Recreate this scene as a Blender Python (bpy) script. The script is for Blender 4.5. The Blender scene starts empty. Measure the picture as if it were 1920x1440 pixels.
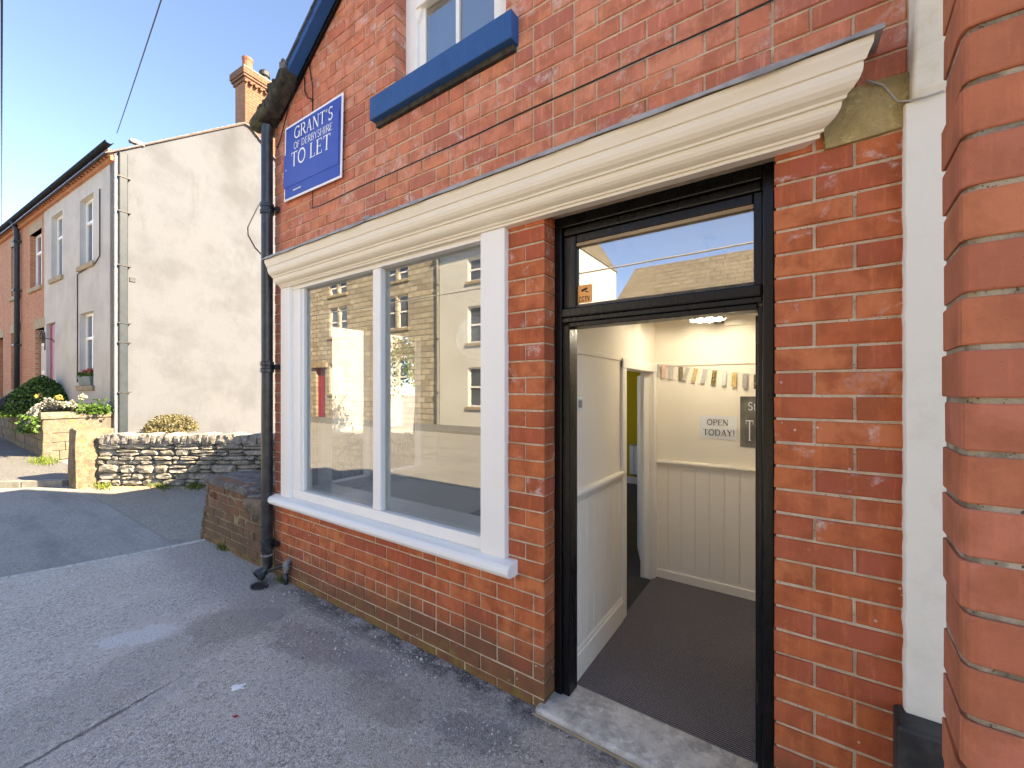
import bpy, math, random
from mathutils import Vector, Matrix, noise as mnoise
R = random.Random(7)
sc = bpy.context.scene
COL = sc.collection

# ------------------------------------------------------------------ camera, sky, sun, exposure
cam = bpy.data.cameras.new('camera')
cam.sensor_fit = 'HORIZONTAL'; cam.sensor_width = 36.0
cam.lens = 36.0 * 776.0 / 1920.0
cam.shift_y = 13.0 / 1920.0
cam.clip_start = 0.05; cam.clip_end = 600.0
cam_o = bpy.data.objects.new('camera', cam); COL.objects.link(cam_o)
cam_o.location = (0.0, -1.85, 1.65)
cam_o.rotation_euler = (math.radians(90), 0, math.radians(34.6))
sc.camera = cam_o

SUN_AZ = math.radians(66.0)      # from +Y (behind the shops) towards +X
SUN_EL = math.radians(36.5)
world = bpy.data.worlds.new('World'); sc.world = world; world.use_nodes = True
wt = world.node_tree; wt.nodes.clear()
sky = wt.nodes.new('ShaderNodeTexSky'); sky.sky_type = 'NISHITA'; sky.sun_disc = False
sky.sun_elevation = SUN_EL; sky.sun_rotation = SUN_AZ
sky.air_density = 0.42; sky.dust_density = 0.02; sky.ozone_density = 6.5; sky.altitude = 150
bg = wt.nodes.new('ShaderNodeBackground'); bg.inputs['Strength'].default_value = 0.15
wo = wt.nodes.new('ShaderNodeOutputWorld')
wt.links.new(sky.outputs['Color'], bg.inputs['Color']); wt.links.new(bg.outputs['Background'], wo.inputs['Surface'])
sl = bpy.data.lights.new('sun', 'SUN'); sl.energy = 3.5; sl.angle = math.radians(0.5); sl.color = (1.0, 0.98, 0.95)
sun = bpy.data.objects.new('sun', sl); COL.objects.link(sun)
sv = Vector((math.sin(SUN_AZ) * math.cos(SUN_EL), math.cos(SUN_AZ) * math.cos(SUN_EL), math.sin(SUN_EL)))
sun.rotation_euler = sv.to_track_quat('Z', 'Y').to_euler(); sun.location = (30, 40, 40)
sc.view_settings.view_transform = 'Standard'; sc.view_settings.look = 'None'
sc.view_settings.gamma = 1.0; sc.view_settings.exposure = 2.8
try:
    sc.view_settings.use_curve_mapping = False
    sc.view_settings.use_white_balance = True; sc.view_settings.white_balance_temperature = 10500; sc.view_settings.white_balance_tint = 10
except Exception: pass
sc.cycles.max_bounces = 12; sc.cycles.diffuse_bounces = 12; sc.cycles.transparent_max_bounces = 16
sc.cycles.caustics_reflective = False; sc.cycles.caustics_refractive = False

# ------------------------------------------------------------------ node helper
class NT:
    def __init__(s, name):
        s.m = bpy.data.materials.new(name); s.m.use_nodes = True
        s.t = s.m.node_tree; s.t.nodes.clear()
        s.out = s.t.nodes.new('ShaderNodeOutputMaterial')
        s._geo = None; s._obj = None
    def lk(s, sock, v):
        if v is None: return
        if hasattr(v, 'is_linked') or hasattr(v, 'links'): s.t.links.new(v, sock)
        else:
            if sock.type == 'RGBA' and len(v) == 3: v = (*v, 1)
            sock.default_value = v
    def geo(s, o='Position'):
        if not s._geo: s._geo = s.t.nodes.new('ShaderNodeNewGeometry')
        return s._geo.outputs[o]
    def rnd(s):
        if not s._obj: s._obj = s.t.nodes.new('ShaderNodeObjectInfo')
        return s._obj.outputs['Random']
    def math(s, op, a, b=None, c=None, clamp=False):
        n = s.t.nodes.new('ShaderNodeMath'); n.operation = op; n.use_clamp = clamp
        s.lk(n.inputs[0], a); s.lk(n.inputs[1], b)
        if c is not None: s.lk(n.inputs[2], c)
        return n.outputs[0]
    def xyz(s, v):
        n = s.t.nodes.new('ShaderNodeSeparateXYZ'); s.lk(n.inputs[0], v); return n.outputs
    def comb(s, x, y, z):
        n = s.t.nodes.new('ShaderNodeCombineXYZ'); s.lk(n.inputs[0], x); s.lk(n.inputs[1], y); s.lk(n.inputs[2], z); return n.outputs[0]
    def vmul(s, v, k):
        n = s.t.nodes.new('ShaderNodeVectorMath'); n.operation = 'MULTIPLY'; s.lk(n.inputs[0], v); n.inputs[1].default_value = k; return n.outputs[0]
    def vadd(s, v, w):
        n = s.t.nodes.new('ShaderNodeVectorMath'); n.operation = 'ADD'; s.lk(n.inputs[0], v); s.lk(n.inputs[1], w); return n.outputs[0]
    def noise(s, scale, detail=4, rough=.55, vec=None, col=False, dist=0.0):
        n = s.t.nodes.new('ShaderNodeTexNoise'); s.lk(n.inputs['Vector'], vec if vec is not None else s.geo())
        n.inputs['Scale'].default_value = scale; n.inputs['Detail'].default_value = detail
        n.inputs['Roughness'].default_value = rough; n.inputs['Distortion'].default_value = dist
        return n.outputs['Color' if col else 'Fac']
    def vor(s, scale, vec=None, out='Distance', feature='F1', rnd=1.0):
        n = s.t.nodes.new('ShaderNodeTexVoronoi'); n.feature = feature; s.lk(n.inputs['Vector'], vec if vec is not None else s.geo())
        n.inputs['Scale'].default_value = scale; n.inputs['Randomness'].default_value = rnd
        return n.outputs[out]
    def ramp(s, f, stops, interp='LINEAR'):
        n = s.t.nodes.new('ShaderNodeValToRGB'); s.lk(n.inputs[0], f); cr = n.color_ramp; cr.interpolation = interp
        while len(cr.elements) > 1: cr.elements.remove(cr.elements[-1])
        for i, (p, c) in enumerate(stops):
            if not hasattr(c, '__len__'): c = (c, c, c)
            e = cr.elements[0] if i == 0 else cr.elements.new(p)
            e.position = p; e.color = (*c[:3], 1)
        return n.outputs[0]
    def mix(s, f, a, b, mode='MIX'):
        n = s.t.nodes.new('ShaderNodeMix'); n.data_type = 'RGBA'; n.blend_type = mode
        s.lk(n.inputs[0], f); s.lk(n.inputs[6], a); s.lk(n.inputs[7], b); return n.outputs[2]
    def step(s, v, a, b):
        n = s.t.nodes.new('ShaderNodeMapRange'); s.lk(n.inputs[0], v); n.inputs[1].default_value = a; n.inputs[2].default_value = b
        n.interpolation_type = 'SMOOTHSTEP'; return n.outputs[0]
    def bump(s, h, st=.3, dist=.01, nrm=None):
        n = s.t.nodes.new('ShaderNodeBump'); n.inputs['Strength'].default_value = st; n.inputs['Distance'].default_value = dist
        s.lk(n.inputs['Height'], h); s.lk(n.inputs['Normal'], nrm); return n.outputs[0]
    def pbr(s, col, rough=.7, nrm=None, spec=.3, metal=0.0, **kw):
        n = s.t.nodes.new('ShaderNodeBsdfPrincipled'); s.lk(n.inputs['Base Color'], col); s.lk(n.inputs['Roughness'], rough)
        s.lk(n.inputs['Normal'], nrm); n.inputs['Specular IOR Level'].default_value = spec; n.inputs['Metallic'].default_value = metal
        for k, v in kw.items(): s.lk(n.inputs[k], v)
        s.t.links.new(n.outputs[0], s.out.inputs['Surface']); return s.m

def simple(name, c1, c2=None, rough=.6, scale=6., spec=.3, bump=0., bscale=60., metal=0., detail=5):
    t = NT(name)
    c2 = c2 or tuple(x * .82 for x in c1)
    col = t.mix(t.step(t.noise(scale, detail, .6), .35, .68), c1, c2)
    nrm = t.bump(t.noise(bscale, 4, .6), bump, .004) if bump else None
    return t.pbr(col, rough, nrm, spec, metal)

def brick_mat(name, island, cols, dirt='none', eff=0.0):
    t = NT(name); P = t.geo()
    r = t.geo('Random Per Island') if island else t.rnd()
    n = len(cols)
    base = t.ramp(r, [(i / n, c) for i, c in enumerate(cols)], 'LINEAR')
    ns = t.noise(9, 5, .62); nf = t.noise(70, 5, .7)
    base = t.mix(t.step(ns, .38, .66), base, tuple(x * .72 for x in cols[0]))
    streak = t.noise(1.0, 5, .7, vec=t.vmul(P, (40, 40, 6)))
    base = t.mix(t.math('MULTIPLY', t.step(streak, .5, .72), .45), base, tuple(min(1, x * 1.35) for x in cols[1]))
    # dark specks / pits
    base = t.mix(t.math('MULTIPLY', t.step(t.vor(160), .14, .05), t.step(nf, .5, .65)), base, (.05, .03, .025))
    if eff > 0:
        # lime bloom: pale blotches that follow their own shape on some bricks
        e = t.math('MULTIPLY', t.step(t.noise(7.5, 6, .68, dist=.6), .57 - .05 * eff, .67), t.step(t.noise(38, 3, .6), .35, .6))
        e2 = t.math('MULTIPLY', t.step(t.math('FRACT', t.math('MULTIPLY', r, 7.31)), .35, .6), e)
        base = t.mix(t.math('MULTIPLY', e2, .75), base, (.62, .47, .41))
    z = t.xyz(P)[2]; x = t.xyz(P)[0]
    if dirt in ('low', 'mossy'):
        g = t.math('ADD', z, t.math('MULTIPLY', t.math('SUBTRACT', t.noise(3.1, 5, .65), .5), .55))
        d = t.step(g, .40, .12) if dirt == 'low' else t.step(g, .9, .2)
        base = t.mix(t.math('MULTIPLY', d, .72), base, t.mix(t.noise(11, 3), (.10, .060, .040), (.16, .105, .055)))
        m = t.math('MULTIPLY', t.step(g, .12, .0), t.step(t.noise(6, 4, .7), .38, .6))
        base = t.mix(t.math('MULTIPLY', m, .85), base, (.26, .17, .045))
        # splashes of old cream paint, thickest below the left end of the window
        sp = t.step(t.noise(46, 3, .75, dist=1.2), .60, .66)
        if dirt == 'low':
            reg = t.math('MULTIPLY', t.step(x, -2.25, -3.35), t.step(t.noise(4.3, 3), .40, .56))
            sp = t.math('MULTIPLY', sp, reg)
            base = t.mix(t.math('MULTIPLY', sp, .7), base, (.58, .46, .42))
        pf = t.math('MULTIPLY', t.step(t.vor(19), .10, .07), t.step(t.noise(2.3, 2), .52, .6))
        base = t.mix(pf, base, (.62, .50, .44))
    h = t.math('ADD', t.math('MULTIPLY', nf, .7), t.math('MULTIPLY', ns, .8))
    return t.pbr(base, t.ramp(nf, [(0, .62), (1, .92)]), t.bump(h, .55, .006), .25)

def mortar_mat(name, c1, c2, moss=0.0):
    t = NT(name)
    col = t.mix(t.step(t.noise(14, 5, .65), .35, .65), c1, c2)
    if moss: col = t.mix(t.math('MULTIPLY', t.step(t.noise(3.5, 5, .7), .5, .66), moss), col, (.24, .19, .05))
    col = t.mix(t.step(t.noise(120, 2), .62, .72), col, tuple(x * .45 for x in c1))
    return t.pbr(col, .95, t.bump(t.noise(140, 4, .7), .9, .006), .1)

def paint_mat(name, c, rough=.42, dirt=.25, dcol=None, bump=.08, spec=.4):
    t = NT(name)
    col = t.mix(t.math('MULTIPLY', t.step(t.noise(3.3, 6, .7), .48, .75), dirt), c, dcol or tuple(x * .8 for x in c))
    v = t.noise(1., 4, .6, vec=t.vmul(t.geo(), (60, 60, 4)))
    return t.pbr(col, t.ramp(v, [(.3, rough), (.7, min(1, rough + .18))]), t.bump(t.noise(35, 4, .6), bump, .004), spec)

M = {}
RED_UP = [(.62, .195, .110), (.68, .265, .165), (.64, .205, .105), (.55, .165, .105), (.67, .250, .150), (.63, .220, .110), (.46, .140, .095)]
RED_LO = [(.52, .125, .050), (.58, .160, .058), (.48, .108, .052), (.41, .092, .052), (.56, .148, .066), (.60, .180, .072)]
DARK = [(.19, .085, .048), (.26, .105, .058), (.15, .075, .045), (.34, .105, .050), (.21, .12, .075), (.13, .075, .05)]
RED_BAY = [(.52, .165, .085), (.47, .140, .076), (.55, .185, .090), (.43, .13, .075), (.52, .17, .105)]
for isl, sfx in ((0, ''), (1, '_stuff')):
    M['brick_up' + sfx] = brick_mat('upper_red_brick' + sfx, isl, RED_UP, 'none', 1.7)
    M['brick_lo' + sfx] = brick_mat('lower_red_brick' + sfx, isl, RED_LO, 'low', 0.0)
    M['brick_pier' + sfx] = brick_mat('pier_red_brick' + sfx, isl, RED_LO, 'low', 0.25)
    M['brick_dark' + sfx] = brick_mat('weathered_brick' + sfx, isl, DARK, 'mossy', .5)
M['brick_bay'] = brick_mat('bay_brick', 0, RED_BAY, 'none', .0)
M['mortar'] = mortar_mat('pale_mortar', (.52, .40, .27), (.70, .56, .41), .25)
M['mortar_bay'] = mortar_mat('grey_mortar', (.22, .18, .13), (.50, .42, .33), .5)
M['mortar_moss'] = mortar_mat('mossy_mortar', (.22, .17, .10), (.36, .29, .18), .5)
M['cream'] = paint_mat('cream_paint', (.80, .715, .575), .40, .18, (.66, .56, .42))
M['white'] = paint_mat('white_gloss_paint', (.84, .82, .77), .34, .12, (.72, .69, .63), .05)
M['window_paint'] = paint_mat('window_white_paint', (.84, .81, .75), .36, .2, (.77, .72, .64))
M['black'] = paint_mat('black_gloss_paint', (.0035, .0034, .004), .22, .5, (.010, .009, .008), .25, .32)
M['blue'] = paint_mat('blue_masonry_paint', (.008, .080, .235), .55, .5, (.006, .05, .16), .9)
M['strip_paint'] = paint_mat('cream_masonry_paint', (.77, .72, .61), .7, .7, (.64, .58, .46), .35, .2)
M['corbel_paint'] = paint_mat('dirty_corbel_paint', (.74, .69, .58), .75, .95, (.50, .40, .24), .5, .2)
M['plinth'] = simple('black_plinth_paint', (.022, .021, .020), (.05, .047, .042), .55, 9, .4, .5, 60)
M['wall_in'] = paint_mat('cream_wall_paint', (.86, .79, .69), .75, .12, (.82, .745, .64), .08, .15)
M['wall_grey'] = paint_mat('pale_wall_paint', (.78, .765, .72), .8, .15, (.74, .72, .67), .08, .15)
M['olive'] = paint_mat('olive_wall_paint', (.52, .40, .02), .7, .2, (.46, .35, .016), .05, .2)
M['ceiling'] = paint_mat('ceiling_paint', (.80, .76, .68), .85, .1)
M['dark_floor'] = simple('dark_vinyl_floor', (.055, .045, .04), (.035, .03, .027), .5, 4)
M['plastic_white'] = simple('white_plastic', (.80, .80, .78), (.76, .76, .74), .35, 3, .45)
M['plastic_grey'] = simple('grey_plastic', (.30, .29, .27), None, .4, 3, .45)
M['pipe_black'] = simple('black_pipe', (.014, .016, .018), (.035, .037, .036), .32, 14, .5, .12, 40)
M['pipe_blue'] = simple('slate_blue_pipe', (.028, .038, .046), (.020, .028, .035), .5, 5, .3)
M['pipe_grey'] = simple('grey_pipe', (.28, .28, .26), (.13, .12, .10), .6, 20, .3, .3)
M['lead'] = simple('lead_sheet', (.36, .35, .34), (.22, .215, .21), .5, 10, .5, .4, 30)
M['slate'] = simple('roof_slate', (.085, .095, .115), (.055, .06, .07), .6, 7, .4, .4, 40)
M['soffit'] = simple('soffit_board', (.20, .155, .105), (.12, .095, .065), .8, 12, .2, .3)
M['cable'] = simple('black_cable', (.012, .012, .013), None, .5)
M['wire_grey'] = simple('grey_wire', (.45, .42, .38), None, .6)
M['sign_blue'] = simple('sign_blue', (.010, .050, .33), (.010, .045, .30), .35, 2, .45)
M['sign_slip'] = simple('sign_slip_blue', (.026, .070, .36), (.020, .060, .34), .4, 3, .45)
M['print_white'] = simple('white_print', (.82, .82, .84), (.78, .78, .80), .45, 3)
M['print_black'] = simple('black_print', (.03, .03, .03), None, .7)
M['paper'] = simple('white_paper', (.78, .79, .83), (.74, .75, .79), .8, 3, .2)
M['poster'] = simple('grey_poster', (.20, .19, .165), (.085, .082, .072), .5, 6, .3)
M['orange'] = simple('orange_sticker', (.95, .42, .13), (.92, .40, .12), .5, 3)
M['steel'] = simple('steel', (.5, .5, .5), (.35, .34, .32), .3, 20, .5, 0, 10, .9)
M['lamp_glass'] = simple('frilled_lamp_glass', (.80, .78, .74), None, .25, 3, .5)
t = NT('bulb_added_glow'); t.pbr((.9, .85, .75), .4, None, .3, 0., **{'Emission Color': (1, .86, .66, 1), 'Emission Strength': .6}); M['bulb_added_glow'] = t.m  # bulb glow added to go with the hall fill light
M['verge_tile'] = simple('brown_verge_tile', (.13, .075, .05), (.09, .06, .045), .8, 6)
M['terracotta'] = simple('terracotta', (.30, .105, .06), (.24, .085, .05), .7, 6)
M['tissue'] = simple('white_tissue', (.82, .82, .82), None, .9)
M['dark_glass'] = simple('dark_window_glass', (.10, .115, .14), (.06, .07, .09), .06, 1, .8)
M['curtain'] = simple('pale_blind', (.55, .54, .50), (.45, .44, .40), .8, 5)
M['red_door'] = paint_mat('red_door_paint', (.30, .014, .035), .4, .2)
M['stone_trim'] = simple('gritstone_trim', (.40, .30, .195), (.30, .225, .145), .85, 5, .2, .5, 40)
M['gritstone'] = None

def glass_mat(name, refl=.12, mult=1.6, tint=(1, 1, 1)):
    t = NT(name)
    tr = t.t.nodes.new('ShaderNodeBsdfTransparent'); tr.inputs[0].default_value = (*tint, 1)
    gl = t.t.nodes.new('ShaderNodeBsdfGlossy'); gl.inputs['Roughness'].default_value = 0.0
    gl.inputs['Normal']; fr = t.t.nodes.new('ShaderNodeFresnel'); t.lk(fr.inputs['IOR'], t.math('SUBTRACT', 1.5, t.math('MULTIPLY', t.geo('Backfacing'), 1.5 - 1 / 1.5)))
    t.lk(gl.inputs['Normal'], t.bump(t.noise(1.4, 2, .4), .05, .01))
    f = t.math('ADD', t.math('MULTIPLY', fr.outputs[0], mult), refl, clamp=True)
    mx = t.t.nodes.new('ShaderNodeMixShader'); t.lk(mx.inputs[0], f)
    t.t.links.new(tr.outputs[0], mx.inputs[1]); t.t.links.new(gl.outputs[0], mx.inputs[2])
    t.t.links.new(mx.outputs[0], t.out.inputs['Surface']); return t.m
M['glass'] = glass_mat('shop_glass', .13, 1.9, (.90, .92, .91))
M['glass_fan'] = glass_mat('fanlight_glass', .26, 2.2, (.86, .86, .83))
M['glass_clear'] = glass_mat('side_glass', .03, 1.2)

# render, stone
t = NT('pale_roughcast')
P = t.geo(); z = t.xyz(P)[2]
c = t.mix(t.step(t.noise(.9, 6, .6), .40, .66), (.117, .123, .136), (.096, .100, .110))
c = t.mix(t.math('MULTIPLY', t.step(t.noise(1., 6, .7, vec=t.vmul(P, (2.2, 2.2, .7))), .54, .76), .5), c, (.080, .080, .079))
# soot and rain stain running down under the chimney, with its own wandering outline
yy = t.xyz(P)[1]
st = t.math('ABSOLUTE', t.math('SUBTRACT', yy, t.math('ADD', 3.95, t.math('MULTIPLY', t.math('SUBTRACT', t.noise(1.3, 4), .5), 1.3))))
st = t.math('MULTIPLY', t.step(st, .75, .05), t.step(z, 6.6, 9.6))
c = t.mix(t.math('MULTIPLY', st, .5), c, (.062, .060, .055))
lf = t.math('MULTIPLY', t.step(t.noise(.55, 5, .6), .52, .7), .25)
c = t.mix(lf, c, (.128, .124, .126))
M['render'] = t.pbr(c, .95, t.bump(t.math('ADD', t.noise(34, 5, .75), t.math('MULTIPLY', t.noise(5, 3), .6)), .45, .02), .1)
M['white_render'] = simple('white_render', (.40, .39, .37), (.34, .33, .31), .95, 2)
t = NT('grey_render'); P = t.geo()
c = t.mix(t.step(t.noise(1.1, 6, .65), .38, .66), (.54, .505, .455), (.47, .435, .39))
c = t.mix(t.math('MULTIPLY', t.step(t.noise(1., 5, .7, vec=t.vmul(P, (3, 3, .35))), .5, .75), .35), c, (.36, .33, .31))
M['render_grey'] = t.pbr(c, .95, t.bump(t.noise(30, 4, .7), .4, .02), .1)
t = NT('opposite_render'); P = t.geo()
c = t.mix(t.step(t.noise(.8, 6, .65), .38, .66), (.62, .60, .545), (.55, .525, .465))
M['render_opp'] = t.pbr(c, .95, t.bump(t.noise(20, 4, .7), .4, .02), .1)

def course_mat(name, cols, mort, bw, bh, msize, axis='x', rough=.9, off=.5):
    t = NT(name); X = t.xyz(t.geo())
    v = t.comb(X[0 if axis == 'x' else 1], X[2], 0.0)
    n = t.t.nodes.new('ShaderNodeTexBrick'); t.lk(n.inputs['Vector'], v); n.offset = off
    n.inputs['Scale'].default_value = 1.0; n.inputs['Brick Width'].default_value = bw; n.inputs['Row Height'].default_value = bh
    n.inputs['Mortar Size'].default_value = msize; n.inputs['Mortar Smooth'].default_value = .3; n.inputs['Bias'].default_value = 0
    n.inputs['Color1'].default_value = (*cols[0], 1); n.inputs['Color2'].default_value = (*cols[1], 1); n.inputs['Mortar'].default_value = (*mort, 1)
    c = t.mix(t.math('MULTIPLY', t.step(t.noise(2.2, 5, .6), .42, .7), .45), n.outputs['Color'], cols[2])
    h = t.math('SUBTRACT', t.math('MULTIPLY', t.noise(30, 4), .4), n.outputs['Fac'])
    return t.pbr(c, rough, t.bump(h, .6, .015), .2)
M['far_brick'] = course_mat('far_red_brick', [(.44, .165, .090), (.52, .22, .12), (.40, .165, .10)], (.42, .30, .21), .235, .088, .012)
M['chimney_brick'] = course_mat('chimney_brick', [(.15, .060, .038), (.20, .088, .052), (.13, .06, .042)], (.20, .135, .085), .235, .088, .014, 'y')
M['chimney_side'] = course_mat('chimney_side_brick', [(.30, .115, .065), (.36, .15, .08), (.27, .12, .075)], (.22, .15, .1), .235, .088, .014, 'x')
M['opp_stone'] = course_mat('opposite_stone', [(.52, .43, .31), (.30, .245, .175), (.33, .275, .20)], (.16, .14, .105), .55, .27, .026)
M['brick_flat'] = M['far_brick']

def stone_mat(name, cols, lich, rnd=True, moss=.3):
    t = NT(name)
    base = t.ramp(t.rnd() if rnd else t.noise(1.5, 3), [(i / len(cols), c) for i, c in enumerate(cols)])
    ns = t.noise(8, 6, .68)
    base = t.mix(t.step(ns, .36, .66), base, tuple(x * .62 for x in cols[0]))
    base = t.mix(t.math('MULTIPLY', t.step(t.noise(17, 5, .7), .53, .64), .6), base, lich)
    base = t.mix(t.math('MULTIPLY', t.step(t.noise(4.2, 5, .7), .55, .68), moss), base, (.20, .17, .035))
    return t.pbr(base, .93, t.bump(t.math('ADD', ns, t.math('MULTIPLY', t.noise(50, 4, .7), .6)), .9, .02), .12)
M['limestone'] = stone_mat('limestone_rubble', [(.33, .30, .245), (.42, .39, .335), (.38, .32, .245), (.46, .43, .375), (.29, .265, .22)], (.62, .60, .52), True, .25)
M['coping'] = stone_mat('limestone_coping', [(.27, .245, .21), (.38, .35, .31), (.32, .29, .26)], (.55, .54, .49), True, .1)
M['gritstone'] = stone_mat('gritstone_block', [(.205, .174, .132), (.235, .20, .152), (.175, .146, .108)], (.26, .24, .20), True, .5)
M['pillar'] = stone_mat('pinkish_gritstone', [(.225, .165, .115), (.245, .185, .13)], (.31, .27, .20), True, .75)
M['slab'] = stone_mat('dark_coping_slab', [(.16, .145, .135), (.19, .175, .16)], (.33, .31, .29), True, .35)
M['rubble_dark'] = stone_mat('dark_rubble', [(.17, .125, .09), (.22, .165, .12)], (.30, .26, .20), True, .5)
M['doorstep'] = stone_mat('worn_doorstep', [(.62, .57, .50), (.68, .63, .55)], (.78, .74, .68), False, .0)
M['lintel_moss'] = stone_mat('mossy_lintel', [(.50, .38, .19), (.44, .32, .15)], (.58, .47, .20), False, .6)
M['wall_core'] = simple('dark_wall_core', (.10, .088, .07), (.15, .13, .10), .95, 9)
M['kerb'] = simple('concrete_kerb', (.26, .25, .22), (.18, .17, .15), .9, 9, .2, .5, 70)
M['edging'] = simple('pale_edging', (.56, .535, .49), (.40, .38, .35), .9, 16, .2, .6, 60)

# asphalt family
def asphalt(name, ca, cb, grain=230., chips=.5, extra=None, bump=1.0):
    t = NT(name); P = t.geo()
    v1 = t.vor(grain, out='Color'); g = t.xyz(v1)[0]
    g2 = t.noise(grain * .45, 3, .8)
    base = t.mix(g, ca, cb)
    base = t.mix(t.math('MULTIPLY', t.step(g2, .45, .75), .55), base, tuple(x * .5 for x in ca))
    base = t.mix(t.math('MULTIPLY', t.step(t.math('FRACT', t.math('MULTIPLY', g, 5.7)), .93 - .1 * chips, 1.0), .8), base, (.42, .42, .42))
    base = t.mix(t.step(t.noise(1.3, 6, .62), .38, .68), base, tuple(x * .74 for x in cb))
    big = t.xyz(t.vor(grain * .42, out='Color'))[1]
    base = t.mix(t.math('MULTIPLY', t.step(big, .80, .97), .35), base, tuple(min(.8, x * 1.35) for x in cb))
    base = t.mix(t.math('MULTIPLY', t.step(big, .18, .05), .40), base, tuple(x * .45 for x in ca))
    h = t.math('ADD', t.math('MULTIPLY', t.vor(grain), -1.0), t.math('MULTIPLY', g2, .8)); h = t.math('ADD', h, t.math('MULTIPLY', t.vor(grain * .42), -.35))
    if extra: base, h = extra(t, base, h, P)
    return t.pbr(base, .86, t.bump(h, bump, .006), .25)

def pave_extra(t, base, h, P):
    X = t.xyz(P); x, y = X[0], X[1]
    wob = t.math('SUBTRACT', t.noise(4.5, 6, .7), .5); wob2 = t.math('SUBTRACT', t.noise(13, 6, .8), .5)
    def blob(cx, cy, rx, ry, rot=0., edge=.10, w=1.9):
        c_, s_ = math.cos(rot), math.sin(rot)
        dx = t.math('SUBTRACT', x, cx); dy = t.math('SUBTRACT', y, cy)
        a = t.math('ADD', t.math('MULTIPLY', dx, c_ / rx), t.math('MULTIPLY', dy, s_ / rx))
        b = t.math('ADD', t.math('MULTIPLY', dx, -s_ / ry), t.math('MULTIPLY', dy, c_ / ry))
        d = t.math('SQRT', t.math('ADD', t.math('MULTIPLY', a, a), t.math('MULTIPLY', b, b)))
        d = t.math('ADD', d, t.math('MULTIPLY', wob, w)); d = t.math('ADD', d, t.math('MULTIPLY', wob2, 1.8))
        return t.math('MULTIPLY', t.step(d, 1 + edge, 1 - edge), t.step(t.noise(85, 3, .8), .30, .58))
    fine = t.noise(60, 4, .7)
    # old worn bitumen beside the wall, browner and smoother
    near = t.step(t.math('ADD', y, t.math('MULTIPLY', wob, .55)), -.62, -.30)
    rng = t.step(x, -3.9, -3.3)
    base = t.mix(t.math('MULTIPLY', near, .55), base, t.mix(t.step(t.noise(45, 5, .8), .35, .65), (.15, .132, .115), (.46, .43, .395)))
    for (cx, cy, rx, ry, rot, col, f) in [
        (-3.62, -.96, .23, .12, .9, (.66, .64, .62), 1.2), (-3.28, -.55, .33, .20, .6, (0.240, 0.209, 0.171), .65),
        (-3.20, -.36, .14, .06, .3, (0.295, 0.310, 0.341), .7), (-2.62, -.38, .30, .16, .15, (0.256, 0.194, 0.183), .75),
        (-2.12, -.28, .24, .10, .1, (0.232, 0.217, 0.232), .7), (-1.85, -.42, .30, .14, -.1, (0.232, 0.194, 0.155), .6),
        (-3.50, -.24, .18, .07, .5, (0.403, 0.388, 0.364), .7), (-1.5, -.62, .25, .10, .2, (0.388, 0.341, 0.264), .5),
        (-2.2, -.62, .34, .10, .1, (0.465, 0.442, 0.419), .45), (-1.25, -.30, .25, .09, .2, (0.155, 0.147, 0.147), .6),
        (-3.75, -.14, .13, .09, .2, (0.085, 0.093, 0.109), .7), (-2.75, -.12, .5, .05, 0., (0.085, 0.085, 0.085), .5)]:
        base = t.mix(t.math('MULTIPLY', blob(cx, cy, rx, ry, rot), f * .8), base, col)
    # broken, dirt-filled edge where the tarmac meets the bricks
    eg = t.step(t.math('ADD', y, t.math('MULTIPLY', wob2, .26)), -.17, -.04)
    base = t.mix(t.math('MULTIPLY', t.math('MULTIPLY', eg, rng), t.math('MULTIPLY', t.step(t.noise(6, 4, .7), .36, .55), .85)), base, t.mix(t.step(t.noise(70, 3, .8), .5, .62), (.045, .042, .042), (.30, .28, .26)))
    # open joint of an old trench running out across the pavement
    lx = t.math('ADD', t.math('ADD', x, 3.123), t.math('MULTIPLY', y, .2086))
    lx = t.math('ADD', lx, t.math('MULTIPLY', t.math('SUBTRACT', t.noise(5, 7, .8), .5), .11))
    al = t.math('ABSOLUTE', lx)
    on = t.step(y, -.45, -.95)
    al = t.math('ADD', al, t.math('MULTIPLY', t.step(t.noise(3.3, 5, .7), .40, .62), .014)); cr = t.math('MULTIPLY', t.step(al, .019, .004), on)
    base = t.mix(t.math('MULTIPLY', cr, t.math('MULTIPLY', t.step(t.noise(9, 4), .25, .6), .75)), base, (.045, .043, .042))
    pale = t.math('MULTIPLY', t.step(t.math('ABSOLUTE', t.math('SUBTRACT', lx, .07)), .06, .02), t.math('MULTIPLY', on, t.step(t.noise(5, 4), .4, .62)))
    base = t.mix(t.math('MULTIPLY', pale, .5), base, (.42, .40, .37))
    # greenish fines in the trench strip
    tr = t.math('MULTIPLY', t.step(t.math('ADD', lx, t.math('MULTIPLY', wob, .3)), -.02, -.06), t.step(t.math('ADD', lx, t.math('MULTIPLY', wob, .3)), -.62, -.5))
    base = t.mix(t.math('MULTIPLY', tr, .28), base, (.26, .25, .21))
    h = t.math('SUBTRACT', h, t.math('MULTIPLY', cr, 2.5))
    return base, h
M['pavement'] = asphalt('pavement_tarmac', (.31, .272, .230), (.80, .71, .61), 165, .9, pave_extra, .7)
def road_extra(t, base, h, P):
    s_ = t.noise(1., 5, .6, vec=t.vmul(P, (.5, 2.4, 1)))
    return t.mix(t.math('MULTIPLY', t.step(s_, .48, .7), .5), base, (.135, .137, .14)), h
M['road'] = asphalt('road_asphalt', (.27, .255, .235), (.38, .36, .33), 170, .3, road_extra, .6)
def drive_extra(t, base, h, P):
    return t.mix(t.math('MULTIPLY', t.step(t.noise(.9, 6, .65), .42, .7), .55), base, (.25, .225, .17)), h
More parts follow.
